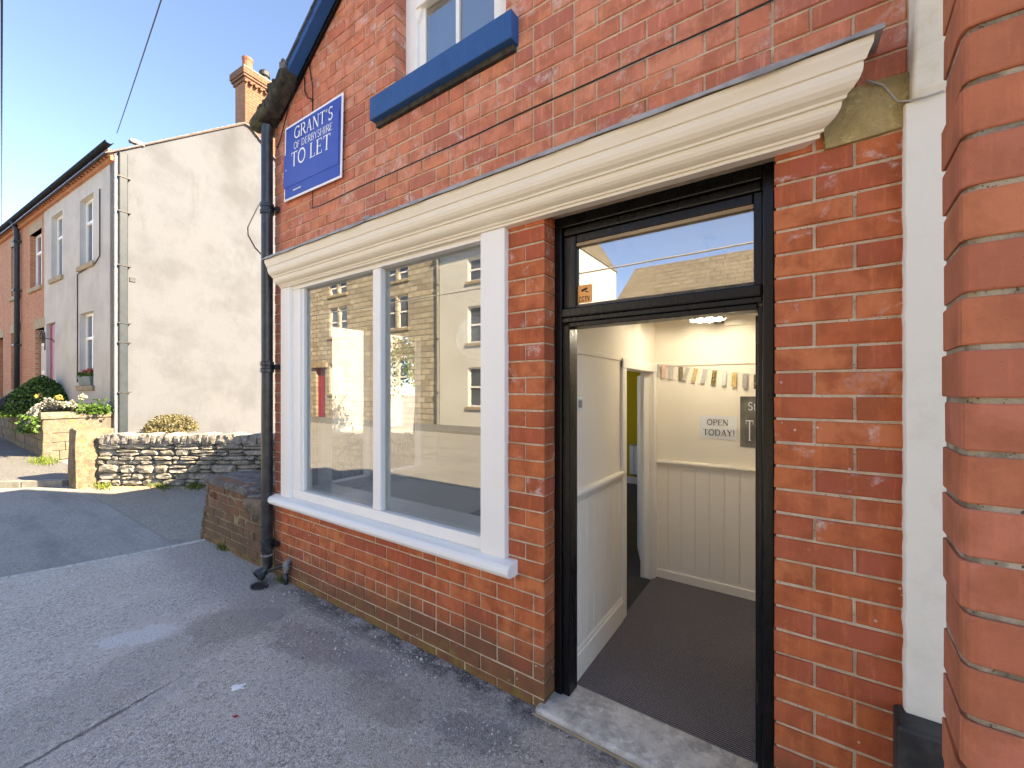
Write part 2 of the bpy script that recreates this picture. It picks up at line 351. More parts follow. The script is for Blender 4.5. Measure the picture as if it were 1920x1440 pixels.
M['drive'] = asphalt('lane_asphalt', (.22, .20, .165), (.38, .35, .29), 120, .5, drive_extra, .8)
M['far_pavement'] = asphalt('far_pavement_tarmac', (.11, .105, .10), (.18, .172, .165), 90, .3, None, .6)
t = NT('ribbed_carpet'); X = t.xyz(t.geo())
w = t.math('SINE', t.math('MULTIPLY', X[1], 2 * math.pi / .0125))
c = t.mix(t.step(t.noise(260, 3, .8), .38, .62), (.155, .135, .135), (.40, .355, .35))
c = t.mix(t.step(w, .2, -.9), c, (.04, .042, .065))
c = t.mix(t.math('MULTIPLY', t.step(t.noise(5, 4), .45, .7), .3), c, (.20, .175, .17))
M['carpet'] = t.pbr(c, .95, t.bump(t.math('ADD', w, t.noise(300, 3)), .8, .004), .1)

def leaf_mat(name, cols, rough=.55, trans=.25):
    t = NT(name)
    c = t.ramp(t.geo('Random Per Island'), [(i / len(cols), c) for i, c in enumerate(cols)])
    return t.pbr(c, rough, None, .3, 0., **{'Subsurface Weight': 0.0})
M['hedge'] = leaf_mat('hedge_leaves', [(.035, .085, .012), (.06, .13, .018), (.085, .165, .026), (.022, .055, .009)])
M['silver_leaf'] = leaf_mat('silver_leaves', [(.26, .27, .23), (.33, .33, .29), (.16, .19, .12), (.40, .385, .35), (.20, .18, .15)])
M['grass'] = leaf_mat('grass_blades', [(.07, .12, .018), (.12, .17, .025), (.05, .09, .012), (.15, .17, .04)])
M['dry_shrub'] = leaf_mat('dry_olive_leaves', [(.115, .10, .04), (.16, .135, .06), (.08, .075, .028), (.18, .15, .085)])
M['green_leaf'] = leaf_mat('green_leaves', [(.04, .10, .016), (.065, .145, .022), (.028, .07, .012), (.10, .17, .035)])
M['twig'] = simple('bare_twig', (.016, .012, .010), (.010, .008, .007), .8, 10)
M['yellow_petal'] = simple('yellow_petal', (.42, .33, .09), None, .6)
M['pale_petal'] = simple('pale_petal', (.42, .39, .26), None, .6)
M['red_petal'] = simple('red_petal', (.55, .02, .03), None, .6)
M['fence_wood'] = simple('weathered_fence', (.022, .017, .014), (.014, .011, .010), .8, 9, .2, .3)
M['planter_box'] = simple('grey_green_planter', (.16, .185, .17), None, .6)
M['iron'] = simple('black_iron', (.02, .022, .025), (.05, .045, .04), .5, 12, .4, .2)
M['iron_matt'] = simple('matt_black_iron', (.012, .015, .02), (.02, .024, .03), .8, 8, .1)
M['eaves_dirt_sill_shade'] = simple('sooty_mortar_sill_shade', (.035, .032, .028), (.075, .068, .052), .9, 18, .15, .8, 60)  # sooty eaves mortar, also the painted shadow line under the upper sill
M['eaves_moss'] = simple('mossy_gutter_end', (.10, .095, .055), (.05, .047, .035), .85, 20, .2, .4, 60)
M['gravel'] = leaf_mat('pavement_chips', [(.14, .13, .12), (.34, .32, .30), (.55, .52, .48), (.08, .075, .07), (.72, .69, .64), (.24, .20, .165)], .85)

# ------------------------------------------------------------------ mesh helpers
WL = {}
class MB:
    def __init__(s): s.v = []; s.f = []
    def add(s, vs, fs):
        b = len(s.v); s.v += [tuple(p) for p in vs]; s.f += [tuple(i + b for i in f) for f in fs]; return s
    def box(s, x0, x1, y0, y1, z0, z1):
        return s.add([(x0, y0, z0), (x1, y0, z0), (x1, y1, z0), (x0, y1, z0), (x0, y0, z1), (x1, y0, z1), (x1, y1, z1), (x0, y1, z1)],
                     [(3, 2, 1, 0), (4, 5, 6, 7), (0, 1, 5, 4), (1, 2, 6, 5), (2, 3, 7, 6), (3, 0, 4, 7)])
    def fb(s, fr, s0, s1, n0, n1, z0, z1):   # box in a wall frame: along, out of the wall, up
        (ox, oy), (ux, uy), (nx, ny) = fr
        P = lambda a, b, c: (ox + ux * a + nx * b, oy + uy * a + ny * b, c)
        vs = [P(s0, n0, z0), P(s1, n0, z0), P(s1, n1, z0), P(s0, n1, z0), P(s0, n0, z1), P(s1, n0, z1), P(s1, n1, z1), P(s0, n1, z1)]
        fs = [(3, 2, 1, 0), (4, 5, 6, 7), (0, 1, 5, 4), (1, 2, 6, 5), (2, 3, 7, 6), (3, 0, 4, 7)]
        if (ux * ny - uy * nx) * (s1 - s0) * (n1 - n0) < 0: fs = [f[::-1] for f in fs]
        return s.add(vs, fs)
    def prism(s, poly, e, cap=True):         # poly: 3D points, e: extrusion vector
        n = len(poly); vs = [tuple(p) for p in poly] + [(p[0] + e[0], p[1] + e[1], p[2] + e[2]) for p in poly]
        fs = [(i, (i + 1) % n, n + (i + 1) % n, n + i) for i in range(n)]
        if cap: fs += [tuple(range(n))[::-1], tuple(range(n, 2 * n))]
        return s.add(vs, fs)
    def loft(s, rings, closed=True, cap=True):
        n = len(rings[0]); vs = [tuple(p) for r in rings for p in r]; fs = []
        for k in range(len(rings) - 1):
            for i in range(n if closed else n - 1):
                j = (i + 1) % n; fs.append((k * n + i, k * n + j, (k + 1) * n + j, (k + 1) * n + i))
        if cap and closed: fs += [tuple(range(n))[::-1], tuple(range((len(rings) - 1) * n, len(rings) * n))]
        return s.add(vs, fs)
    def tube(s, pts, r, n=8, cap=True):
        pts = [Vector(p) for p in pts]; rr = r if hasattr(r, '__len__') else [r] * len(pts); rings = []; up = None
        for i, p in enumerate(pts):
            d = (pts[min(i + 1, len(pts) - 1)] - pts[max(i - 1, 0)]).normalized()
            if up is None: up = Vector((0, 0, 1)) if abs(d.z) < .9 else Vector((1, 0, 0))
            a = d.cross(up)
            if a.length < 1e-4: a = d.orthogonal()
            a.normalize(); b = a.cross(d).normalized(); up = b
            rings.append([p + (a * math.cos(2 * math.pi * k / n) + b * math.sin(2 * math.pi * k / n)) * rr[i] for k in range(n)])
        return s.loft(rings, True, cap)
    def lathe(s, cx, cy, prof, n=16):
        rings = [[(cx + r * math.cos(2 * math.pi * k / n), cy + r * math.sin(2 * math.pi * k / n), z) for k in range(n)] for r, z in prof]
        return s.loft(rings, True, True)
    def build(s, name, mat, parent=None, label=None, kind=None, bevel=0., smooth=False, seg=2):
        xs = [p[0] for p in s.v]; ys = [p[1] for p in s.v]; zs = [p[2] for p in s.v]
        c = Vector(((min(xs) + max(xs)) / 2, (min(ys) + max(ys)) / 2, min(zs)))
        me = bpy.data.meshes.new(name); me.from_pydata([(p[0] - c.x, p[1] - c.y, p[2] - c.z) for p in s.v], [], s.f); me.update()
        if mat is not None: me.materials.append(mat if not isinstance(mat, str) else M[mat])
        if smooth: me.polygons.foreach_set('use_smooth', [True] * len(me.polygons))
        o = bpy.data.objects.new(name, me); COL.objects.link(o)
        place(o, c, parent)
        if bevel:
            m = o.modifiers.new('bevel', 'BEVEL'); m.width = bevel; m.segments = seg; m.limit_method = 'ANGLE'; m.angle_limit = math.radians(35)
        if label: o['label'] = label
        if kind: o['kind'] = kind
        return o
def place(o, c, parent):
    WL[o.name] = Vector(c)
    if parent is not None: o.parent = parent; o.location = Vector(c) - WL[parent.name]
    else: o.location = c
def tag(o, label, cat, group=None, kind=None):
    if label: o['label'] = label
    if cat: o['category'] = cat
    if group: o['group'] = group
    if kind: o['kind'] = kind
    return o
def thing(name, label, cat, loc, group=None):
    o = bpy.data.objects.new(name, None); COL.objects.link(o); o.empty_display_size = .2
    place(o, Vector(loc), None); return tag(o, label, cat, group)
def inst(name, me, loc, parent, rot=(0, 0, 0)):
    o = bpy.data.objects.new(name, me); COL.objects.link(o); place(o, Vector(loc), parent); o.rotation_euler = rot; return o
def wall_cells(mb, fr, s0, s1, n0, n1, z0, z1, ops):
    S = sorted({s0, s1, *[a for o in ops for a in o[:2] if s0 < a < s1]}); Z = sorted({z0, z1, *[a for o in ops for a in o[2:] if z0 < a < z1]})
    for i in range(len(S) - 1):
        run = None
        for j in range(len(Z) - 1):
            cs, cz = (S[i] + S[i + 1]) / 2, (Z[j] + Z[j + 1]) / 2
            hole = any(o[0] < cs < o[1] and o[2] < cz < o[3] for o in ops)
            if not hole: run = (run[0] if run else Z[j], Z[j + 1])
            if (hole or j == len(Z) - 2) and run: mb.fb(fr, S[i], S[i + 1], n0, n1, *run); run = None
    return mb
F = 776.; SS, CC = math.sin(math.radians(34.6)), math.cos(math.radians(34.6))
def proj(x, y, z):
    y += 1.85; d = -SS * x + CC * y; l = CC * x + SS * y
    if d < .05: return None
    return 960 + F * l / d, 733 - F * (z - 1.65) / d, d

# ------------------------------------------------------------------ ground (setting)
def sheet(name, poly, z, mat, grid=None):
    mb = MB(); mb.add([(x, y, z) for x, y in poly], [tuple(range(len(poly)))]); return mb.build(name, mat, kind='structure')
sheet('road', [(-200, -120), (200, -120), (200, 120), (-200, 120)], -.012, 'road')
sheet('lane', [(-11, -.23), (-5.40, -.23), (-5.42, -.04), (-5.40, .0), (-3.9, .0), (-3.9, 14), (-11, 14)], -.008, 'drive')
sheet('pavement', [(-5.44, -.02), (-5.50, -.45), (-5.68, -1.10), (-6.10, -2.6), (-6.10, -3.4), (14, -3.4), (14, .03), (-5.44, .03)], 0., 'pavement')
sheet('opposite_pavement', [(-60, -11.95), (40, -11.95), (40, -10.2), (-60, -10.2)], .10, 'far_pavement')
mb = MB(); mb.box(-60, 40, -10.2, -10.07, -.05, .10); mb.build('opposite_kerb', 'kerb', kind='structure')
# flush pale edging across the lane mouth, in separate stones
mb = None
edge = [(-5.41, .0), (-5.455, -.30), (-5.53, -.62), (-5.63, -.98), (-5.74, -1.36), (-5.90, -1.86), (-6.10, -2.5)]
edging = thing('edging', 'pale flush concrete edging where the pavement meets the lane', 'kerb', (-5.6, -1, 0)); edging['kind'] = 'structure'
for a, b in zip(edge[:-1], edge[1:]):
    d = Vector((b[0] - a[0], b[1] - a[1])).normalized(); n = Vector((-d.y, d.x)) * .028
    a2 = Vector(a) + d * .004; b2 = Vector(b) - d * .004
    MB().prism([(a2.x - n.x, a2.y - n.y, -.05), (b2.x - n.x, b2.y - n.y, -.05), (b2.x + n.x, b2.y + n.y, -.05), (a2.x + n.x, a2.y + n.y, -.05)], (0, 0, .058)).build('edging_stone', 'edging', edging, bevel=.004)
# far pavement beyond the lane, raised behind its own kerb
FK = [(-10.55, -.28), (-10.75, -.40), (-11.05, -.72), (-11.42, -1.05), (-11.95, -1.42), (-12.6, -1.7), (-14, -1.95), (-18, -2.1), (-60, -2.2)]
sheet('far_pavement', FK + [(-60, -.0), (-14.6, -.0), (-10.5, .05)], .095, 'far_pavement')
far_kerb = thing('far_kerb', 'raised stone kerb curving round the far pavement corner', 'kerb', (-12, -1.5, 0)); far_kerb['kind'] = 'structure'
for i in range(len(FK) - 1):
    a, b = Vector(FK[i]), Vector(FK[i + 1]); L = (b - a).length; k = max(1, round(L / .75)) if L < 8 else 8
    for j in range(k):
        p, q = a.lerp(b, j / k), a.lerp(b, (j + 1) / k); d = (q - p).normalized(); n = Vector((-d.y, d.x)) * .11
        if n.y > 0: n = -n
        q = q - d * .006
        MB().prism([(p.x, p.y, -.05), (q.x, q.y, -.05), (q.x + n.x, q.y + n.y, -.05), (p.x + n.x, p.y + n.y, -.05)], (0, 0, .15)).build('kerb_stone', 'kerb', far_kerb, bevel=.01)

# ------------------------------------------------------------------ brick meshes
_bm = {}
def brick_mesh(L, H, D, mat, axis='x'):
    key = (round(L / .006), round(H / .004), round(D / .02), mat, R.randrange(4))
    if key in _bm: return _bm[key]
    b = .0035; j = lambda a=.0016: R.uniform(-a, a); l, h = L / 2, H / 2
    V = []; sgn = [(-1, -1), (1, -1), (1, 1), (-1, 1)]
    for sx, sz in sgn: V.append((sx * (l - b) + j(), j(.0012), sz * (h - b) + j()))
    for sx, sz in sgn: V.append((sx * l + j(.001), b + .001, sz * h + j(.001)))
    for sx, sz in sgn: V.append((sx * l, D, sz * h))
    V.append((j(.03), j(.0015), j(.006)))
    Fs = [(12, i, (i + 1) % 4) for i in range(4)]
    if R.random() < .3:   # a chipped arris
        i = R.randrange(4); V[i] = (V[i][0] * .95, .004, V[i][2] * .86)
    for a in (0, 4):
        for i in range(4): k = (i + 1) % 4; Fs.append((a + i, a + 4 + i, a + 4 + k, a + k))
    me = bpy.data.meshes.new('brick'); me.from_pydata(V, [], Fs); me.update(); me.materials.append(M[mat]); _bm[key] = me; return me
PITCH, COURSE, Z0, JT = .237, .088, .049, .010
def fill_row(k, a, b, out, mat, depth=.105, hdr=None, split=.10, x0=-3.87):
    z = Z0 + k * COURSE
    header = k in (2,) if hdr is None else hdr
    g = []
    n0 = int((a - x0) / PITCH) - 2
    for n in range(n0, n0 + int((b - a) / PITCH) + 5):
        s = x0 + n * PITCH + (k % 2) * PITCH * .5
        if header or R.random() < split: g += [(s, s + PITCH / 2), (s + PITCH / 2, s + PITCH)]
        else: g.append((s, s + PITCH))
    c = []
    for s, e in g:
        s, e = max(s, a), min(e, b)
        if e - s > 1e-4: c.append([s, e])
    if len(c) > 1 and c[0][1] - c[0][0] < .05: c[1][0] = c[0][0]; c.pop(0)
    if len(c) > 1 and c[-1][1] - c[-1][0] < .05: c[-2][1] = c[-1][1]; c.pop()
    for s, e in c: out.append((s, e, z, z + COURSE, mat, depth))

# ------------------------------------------------------------------ the shop
shop = thing('shop', 'red brick corner shop with cream cornice, large window and open black doorway', 'shop', (-1.8, 0, 0))
ops_win = (-3.70, -1.305, .66, 2.545); ops_door = (-1.075, -.072, -.2, 2.57); ops_up = (-2.24, -1.32, 3.66, 5.2)
RK = .642
def rake_z(x): return 4.305 + (x + 3.336) * RK if x < -1.45 else 4.305 + (-1.45 + 3.336) * RK - (x + 1.45) * RK
MBW = MB(); frX = ((0, 0), (1, 0), (0, 1))
wall_cells(MBW, frX, -3.866, .30, .0065, .25, -.2, 4.0, [ops_win, (-1.081, -.066, -.2, 2.57), (-2.246, -1.314, 3.66, 5.2)])
front_wall = MBW.build('front_wall', 'mortar', shop)
# gable triangle of mortar above z 4.0, split round the upper window
mb = MB()
for xa, xb in [(-3.84, -2.246), (-1.314, -1.0), (-1.0, .30)]:
    mb.prism([(xa, .0065, 4.0), (xb, .0065, 4.0), (xb, .0065, rake_z(xb) + .02), (xa, .0065, max(4.0, rake_z(xa) + .02))], (0, .24, 0))
mb.prism([(-2.24, .0065, 5.2), (-1.32, .0065, 5.2), (-1.32, .0065, rake_z(-1.32)), (-1.45, .0065, rake_z(-1.45)), (-2.24, .0065, rake_z(-2.24))][:5], (0, .24, 0))
mb.build('gable_backing', 'mortar', shop)
bricks = []
for k in range(-1, 62):
    z = Z0 + k * COURSE; zc = z + COURSE / 2
    segs = [(-3.87, .30)]
    def cut(a, b):
        global segs
        new = []
        for s, e in segs:
            if b <= s or a >= e: new.append((s, e)); continue
            if a > s: new.append((s, a))
            if b < e: new.append((b, e))
        segs = new
    if .655 < zc < 2.56: cut(-3.695, -1.305)
    if zc < 2.57: cut(-1.075, -.072)
    if 2.55 < zc < 2.66: cut(.085, .30)            # mossy stone lintel end
    if 3.66 < zc < 5.2: cut(-2.24, -1.32)
    if 3.50 < zc < 3.665: cut(-2.425, -1.24)
    if zc > 4.0:
        lo = -3.336 + (zc - 4.33) / RK
        if lo > -3.87: cut(-9, lo)
        hi = -1.45 + (rake_z(-1.45) - zc) / RK
        if hi < .3: cut(hi, 9)
    for s, e in segs:
        if e - s < .04: continue
        if zc < .66: mat = 'brick_lo'
        elif zc < 2.70: mat = 'brick_pier'
        else: mat = 'brick_up'
        dep = .135 if (abs(e + 1.075) < .01 or abs(s + 1.305) < .01 or abs(e + 2.24) < .01) else .105
        if abs(s + .072) < .01 and zc < 2.57:      # right pier: stretcher + bat, bat + stretcher
            w = e - s
            if k % 2: bricks += [(s, s + .235, z, z + COURSE, mat, .135), (s + .235, e, z, z + COURSE, mat, .105)]
            else: bricks += [(s, s + .122, z, z + COURSE, mat, .135), (s + .122, e, z, z + COURSE, mat, .105)]
        elif abs(s + 1.305) < .01 and zc < 2.6:    # left pier: stretcher, then two headers
            if k % 2: bricks.append((s, e, z, z + COURSE, mat, .135))
            else: bricks += [(s, s + .112, z, z + COURSE, mat, .105), (s + .112, e, z, z + COURSE, mat, .135)]
        else:
            fill_row(k, s, e, bricks, mat, dep, split=.10 if zc > 2.7 else .06)
def arris(b):
    s, e, z0, z1, m, d = b
    if any(abs(e - q) < .002 for q in (-1.075, -2.24)): e += JT / 2
    if any(abs(s - q) < .002 for q in (-.072, -1.32)): s -= JT / 2
    return (s, e, z0, z1, m, d)
bricks = [arris(b) for b in bricks]
def score(b):
    q = proj((b[0] + b[1]) / 2, 0, (b[2] + b[3]) / 2)
    if not q or not (-60 < q[0] < 1980 and -60 < q[1] < 1500): return -1 - abs((b[2] + b[3]) / 2)
    p0, p1 = proj(b[0], 0, b[2]), proj(b[1], 0, b[2])
    return abs(p1[0] - p0[0]) * F * .08 / q[2]
bricks.sort(key=score, reverse=True)
def put_bricks(lst, parent, y0=0., limit=300):
    for s, e, z0, z1, mat, dep in lst[:limit]:
        L, H = e - s - JT * R.uniform(.75, 1.15), z1 - z0 - JT * R.uniform(.8, 1.15)
        me = brick_mesh(L, H, dep, mat)
        inst('brick', me, ((s + e) / 2, y0 + R.uniform(-.0022, .0018), (z0 + z1) / 2), parent, (R.gauss(0, .004), R.gauss(0, .003), R.gauss(0, .005)))
    groups = {}
    for s, e, z0, z1, mat, dep in lst[limit:]:
        me = brick_mesh(e - s - JT, z1 - z0 - JT, dep, mat); c = Vector(((s + e) / 2, y0 + R.uniform(-.002, .0018), (z0 + z1) / 2))
        groups.setdefault(mat, MB()).add([tuple(v.co + c) for v in me.vertices], [tuple(p.vertices) for p in me.polygons])
    for mat, g in groups.items(): g.build('brickwork', mat + '_stuff', parent, kind='stuff')
put_bricks(bricks, front_wall)
# mossy lintel end right of the cornice
# side wall (lane side) with the room's side window, back wall, floors, roof
frL = ((-3.872, 0), (0, 1), (1, 0))
wl = MB(); wall_cells(wl, frL, .25, 7.0, .0, .27, -.2, 4.05, [(.34, 1.77, .73, 2.30), (2.7, 5.0, .6, 2.6)]); wl.build('side_wall', 'far_brick', shop)  # second opening is unseen, added to let more daylight into the room
MB().box(-3.872, .42, 6.73, 7.0, -.2, 4.05).build('back_wall', 'far_brick', shop)
mb = MB()
for sx in (-1, 1):
    for k in range(14):
        t0, t1 = k / 14, (k + 1) / 14
        def pt(tt, up):
            x = -1.45 + sx * 2.5 * (1 - tt); return x, rake_z(-1.45) + .05 - abs(x + 1.45) * RK + up
        x0, z0_ = pt(t0, .016); x1, z1_ = pt(t1 + .004, .0)
        mb.prism([(x0, -.13, z0_), (x1, -.13, z1_), (x1, -.13, z1_ + .016), (x0, -.13, z0_ + .016)], (0, 7.2, 0))
mb.build('roof', 'slate', shop)
MB().box(-1.75, -1.15, 2.1, 3.25, 5.2, 7.3).build('chimney', 'far_brick', shop)  # unseen stack, added to throw its shadow over the lane and road
# blue bargeboard and black verge trim along the left rake
def rake_strip(x0, x1, y0, y1, dz0, dz1, name, mat, bev=.004):
    mb = MB(); mb.prism([(x0, y0, rake_z(x0) + dz0), (x1, y0, rake_z(x1) + dz0), (x1, y0, rake_z(x1) + dz1), (x0, y0, rake_z(x0) + dz1)], (0, y1 - y0, 0)); return mb.build(name, mat, shop, bevel=bev)
rake_strip(-3.50, -1.46, -.115, -.032, .000, .125, 'bargeboard', 'blue')
rake_strip(-3.74, -1.46, -.030, -.004, -.022, .030, 'verge_trim', 'black')
# eaves at the left corner: fascia box, gutter end and a crust of old mortar
MB().prism([(-3.93, -.10, 4.00), (-3.60, -.10, 4.16), (-3.60, -.10, 4.22), (-3.93, -.10, 4.13)], (0, 6.9, 0)).build('eaves_board', 'soffit', shop, bevel=.01)
mb = MB(); rings = []
for y in (-.13, 6.8):
    rings.append([(-3.985 + .062 * math.cos(a), y, 4.06 + .062 * math.sin(a)) for a in [math.pi + math.pi * i / 8 for i in range(9)]] +
                 [(-3.985 + .054 * math.cos(a), y, 4.06 + .054 * math.sin(a)) for a in [2 * math.pi - math.pi * i / 8 for i in range(9)]])
mb.loft(rings); mb.build('gutter', 'pipe_black', shop)
def rough_block(cx, cy, cz, sx, sy, sz, sub=5, amp=.15, seed=0., rot=0.):
    mb = MB(); N = sub
    idx = {}; vs = []; fs = []
    def vid(i, j, k):
        if (i, j, k) not in idx:
            p = Vector((i / N - .5, j / N - .5, k / N - .5))
            q = p.normalized() * .62 if p.length > 1e-6 else p
            p2 = p.lerp(q, .22)
            nn = mnoise.noise_vector(Vector((p2.x * 2.4 + seed, p2.y * 2.4 - seed, p2.z * 2.4 + seed * .7)))
            p2 = p2 + nn * amp * .5
            idx[(i, j, k)] = len(vs); x, y, z = p2.x * sx, p2.y * sy, p2.z * sz
            vs.append((cx + x * math.cos(rot) - y * math.sin(rot), cy + x * math.sin(rot) + y * math.cos(rot), cz + z))
        return idx[(i, j, k)]
    for a in range(N):
        for b in range(N):
            fs.append((vid(a, b, 0), vid(a, b + 1, 0), vid(a + 1, b + 1, 0), vid(a + 1, b, 0)))
            fs.append((vid(a, b, N), vid(a + 1, b, N), vid(a + 1, b + 1, N), vid(a, b + 1, N)))
            fs.append((vid(a, 0, b), vid(a + 1, 0, b), vid(a + 1, 0, b + 1), vid(a, 0, b + 1)))
            fs.append((vid(a, N, b), vid(a, N, b + 1), vid(a + 1, N, b + 1), vid(a + 1, N, b)))
            fs.append((vid(0, a, b), vid(0, a, b + 1), vid(0, a + 1, b + 1), vid(0, a + 1, b)))
            fs.append((vid(N, a, b), vid(N, a + 1, b), vid(N, a + 1, b + 1), vid(N, a, b + 1)))
    return mb.add(vs, fs)
mb = MB(); mb.prism([(-3.86, -.15, 3.985), (-3.70, -.15, 4.03), (-3.46, -.15, 4.19), (-3.40, -.15, 4.27), (-3.50, -.15, 4.30), (-3.60, -.15, 4.20), (-3.78, -.15, 4.13), (-3.90, -.15, 4.11)], (0, .13, 0))
mb.build('verge_mortar', 'eaves_dirt_sill_shade', shop, bevel=.02)
rough_block(-3.79, -.09, 4.10, .16, .13, .07, 6, .5, 3.1, .0).build('verge_mortar', 'eaves_dirt_sill_shade', shop)
rough_block(-3.62, -.10, 4.19, .14, .11, .08, 6, .6, 5.1, .0).build('verge_mortar', 'eaves_dirt_sill_shade', shop)
rough_block(-3.46, -.11, 4.30, .075, .07, .085, 5, .35, 8.1).build('verge_mortar', 'slab', shop)
mb = MB(); rings = []
for x, r in ((-3.98, .064), (-3.90, .066), (-3.72, .060)): rings.append([(x, -.10 + r * math.cos(a), 4.015 + r * .9 * math.sin(a) + (x + 3.98) * .25) for a in [2 * math.pi * i / 14 for i in range(14)]])
mb.loft(rings); mb.build('gutter_end', 'eaves_moss', shop, smooth=False)

# cornice: moulded profile run along the front, returned on a mitre at the right end
prof = [(.0, 2.750), (.170, 2.748), (.168, 2.726), (.158, 2.706), (.153, 2.692), (.146, 2.690), (.147, 2.678), (.145, 2.662), (.138, 2.645), (.126, 2.631), (.110, 2.621),
        (.108, 2.612), (.098, 2.611), (.097, 2.603), (.095, 2.592), (.088, 2.580), (.077, 2.570), (.064, 2.563), (.054, 2.560), (.052, 2.551), (.042, 2.550), (.042, 2.537), (.0, 2.535)]
mb = MB(); N = 26
rings = []
for i in range(N + 1):
    rings.append([((-3.690 + (.022 + p * 1.02 + 3.690) * i / N), -p + .002 * mnoise.noise(Vector((i * .8, p * 9, z * 7))) if p else -p, z + .0022 * mnoise.noise(Vector((i * .55, 3, 1)))) for p, z in prof])
mb.loft(rings)
cornice = mb.build('cornice', 'cream', shop)
# lead flashing dressed over the cornice, with a rippled lower edge
mb = MB(); N = 90; top = []
for i in range(N + 1):
    x = -3.712 + (.218 + 3.712) * i / N
    w1 = .008 * mnoise.noise(Vector((x * 5, 0, 0))) + .006 * mnoise.noise(Vector((x * 17, 4, 0)))
    top.append([(x, .004, 2.802), (x, -.10, 2.781), (x, -.178 + w1, 2.766), (x, -.186 + w1, 2.762), (x, -.187 + w1, 2.745 + w1 * 1.3), (x, -.181 + w1, 2.745 + w1 * 1.3), (x, -.177 + w1, 2.758), (x, -.10, 2.774), (x, .004, 2.794)])
mb.loft(top); mb.build('lead_flashing', 'lead', shop, smooth=False)
rough_block(-2.295, -.172, 2.770, .075, .03, .022, 5, .5, 2.2).build('lead_dot', 'lead', shop)
rough_block(.188, .047, 2.602, .235, .115, .19, 6, .10, 2.9).build('lintel_stone', 'lintel_moss', shop)
# soffit over the doorway
MB().box(-1.30, -.065, .0, .20, 2.571, 2.60).build('door_lintel', 'soffit', shop)

# shop window
win = thing('shop_window', 'large white two pane shop window under the cream cornice', 'window', (-2.5, 0, .66))
win.parent = shop; win.location = Vector((-2.5, 0, .66)) - WL['shop']; del win['category']; del win['label']
W = lambda n, b, m='window_paint', **k: b.build(n, m, win, **k)
W('casing', MB().box(-3.698, -3.548, -.032, .10, .742, 2.536), bevel=.005)
W('casing', MB().box(-1.470, -1.303, -.034, .10, .742, 2.536), bevel=.005)
W('head_board', MB().box(-3.548, -1.470, -.010, .10, 2.508, 2.536), bevel=.003)
W('frame', MB().box(-3.548, -3.432, -.004, .09, .815, 2.508), bevel=.004)
W('frame', MB().box(-1.492, -1.470, -.004, .09, .815, 2.508), bevel=.003)
W('frame', MB().box(-3.548, -1.470, -.006, .09, .742, .815), bevel=.006)
W('frame', MB().box(-3.432, -3.400, .012, .085, .815, 2.508), bevel=.004)
W('mullion', MB().box(-2.470, -2.385, -.004, .09, .815, 2.508), bevel=.008)
W('mullion', MB().box(-2.488, -2.470, .02, .085, .815, 2.508), bevel=.002)
mb = MB(); mb.prism([(-3.80, .10, .742), (-3.80, -.03, .742), (-3.80, -.075, .730), (-3.80, -.092, .716), (-3.80, -.094, .690), (-3.80, -.082, .667), (-3.80, -.06, .660), (-3.80, .10, .660)], (2.562, 0, 0))
W('sill', mb, 'white', bevel=.006)
W('pane', MB().box(-3.400, -2.488, .040, .046, .815, 2.508), 'glass')
W('pane', MB().box(-2.385, -1.492, .040, .046, .815, 2.508), 'glass')
W('window_board', MB().box(-3.60, -1.30, .10, .34, .775, .80), 'white', bevel=.004)
# upper sash window
up = thing('upper_window', '', '', (-1.78, 0, 3.66)); up.parent = shop; up.location = Vector((-1.78, 0, 3.66)) - WL['shop']
for q in ('label', 'category'):
    if q in up: del up[q]
U = lambda n, b, m='window_paint', **k: b.build(n, m, up, **k)
MB().box(-2.425, -1.238, -.062, .12, 3.512, 3.664).build('sill', 'blue', up, bevel=.006)
MB().box(-2.41, -1.25, -.02, .05, 3.480, 3.512).build('sill_shade_strip', 'eaves_dirt_sill_shade', up)  # dark strip painting the shadow line under the sill
U('frame', MB().box(-2.24, -2.13, .095, .20, 3.664, 5.2), bevel=.006)
U('frame', MB().box(-1.43, -1.32, .095, .20, 3.664, 5.2), bevel=.006)
U('frame', MB().box(-2.13, -1.43, .095, .20, 5.08, 5.2), bevel=.006)
U('sash', MB().box(-2.13, -2.07, .12, .155, 3.72, 4.36), bevel=.004)
U('sash', MB().box(-1.49, -1.43, .12, .155, 3.72, 4.36), bevel=.004)
U('sash', MB().box(-2.13, -1.43, .12, .155, 3.664, 3.72), bevel=.004)
U('meeting_rail', MB().box(-2.13, -1.43, .085, .16, 4.24, 4.30), bevel=.006)
U('sash_horn', MB().prism([(-2.13, .10, 4.24), (-2.09, .10, 4.24), (-2.095, .10, 4.20), (-2.115, .10, 4.165), (-2.13, .10, 4.15)], (0, .03, 0)))
U('glazing_bar', MB().box(-1.795, -1.765, .118, .150, 3.72, 4.24), bevel=.004)
U('glazing_bar', MB().box(-1.795, -1.765, .10, .14, 4.30, 5.08), bevel=.004)
U('sash', MB().box(-2.13, -2.08, .10, .135, 4.30, 5.08), bevel=.004)
U('sash', MB().box(-1.48, -1.43, .10, .135, 4.30, 5.08), bevel=.004)
U('pane', MB().box(-2.07, -1.795, .134, .138, 3.72, 4.24), 'glass_fan')
U('pane', MB().box(-1.765, -1.49, .134, .138, 3.72, 4.24), 'glass_fan')
U('pane', MB().box(-2.08, -1.48, .118, .122, 4.30, 5.08), 'glass_fan')
MB().box(-2.3, -1.25, .45, .47, 3.4, 5.3).build('upper_blind', 'curtain', up)

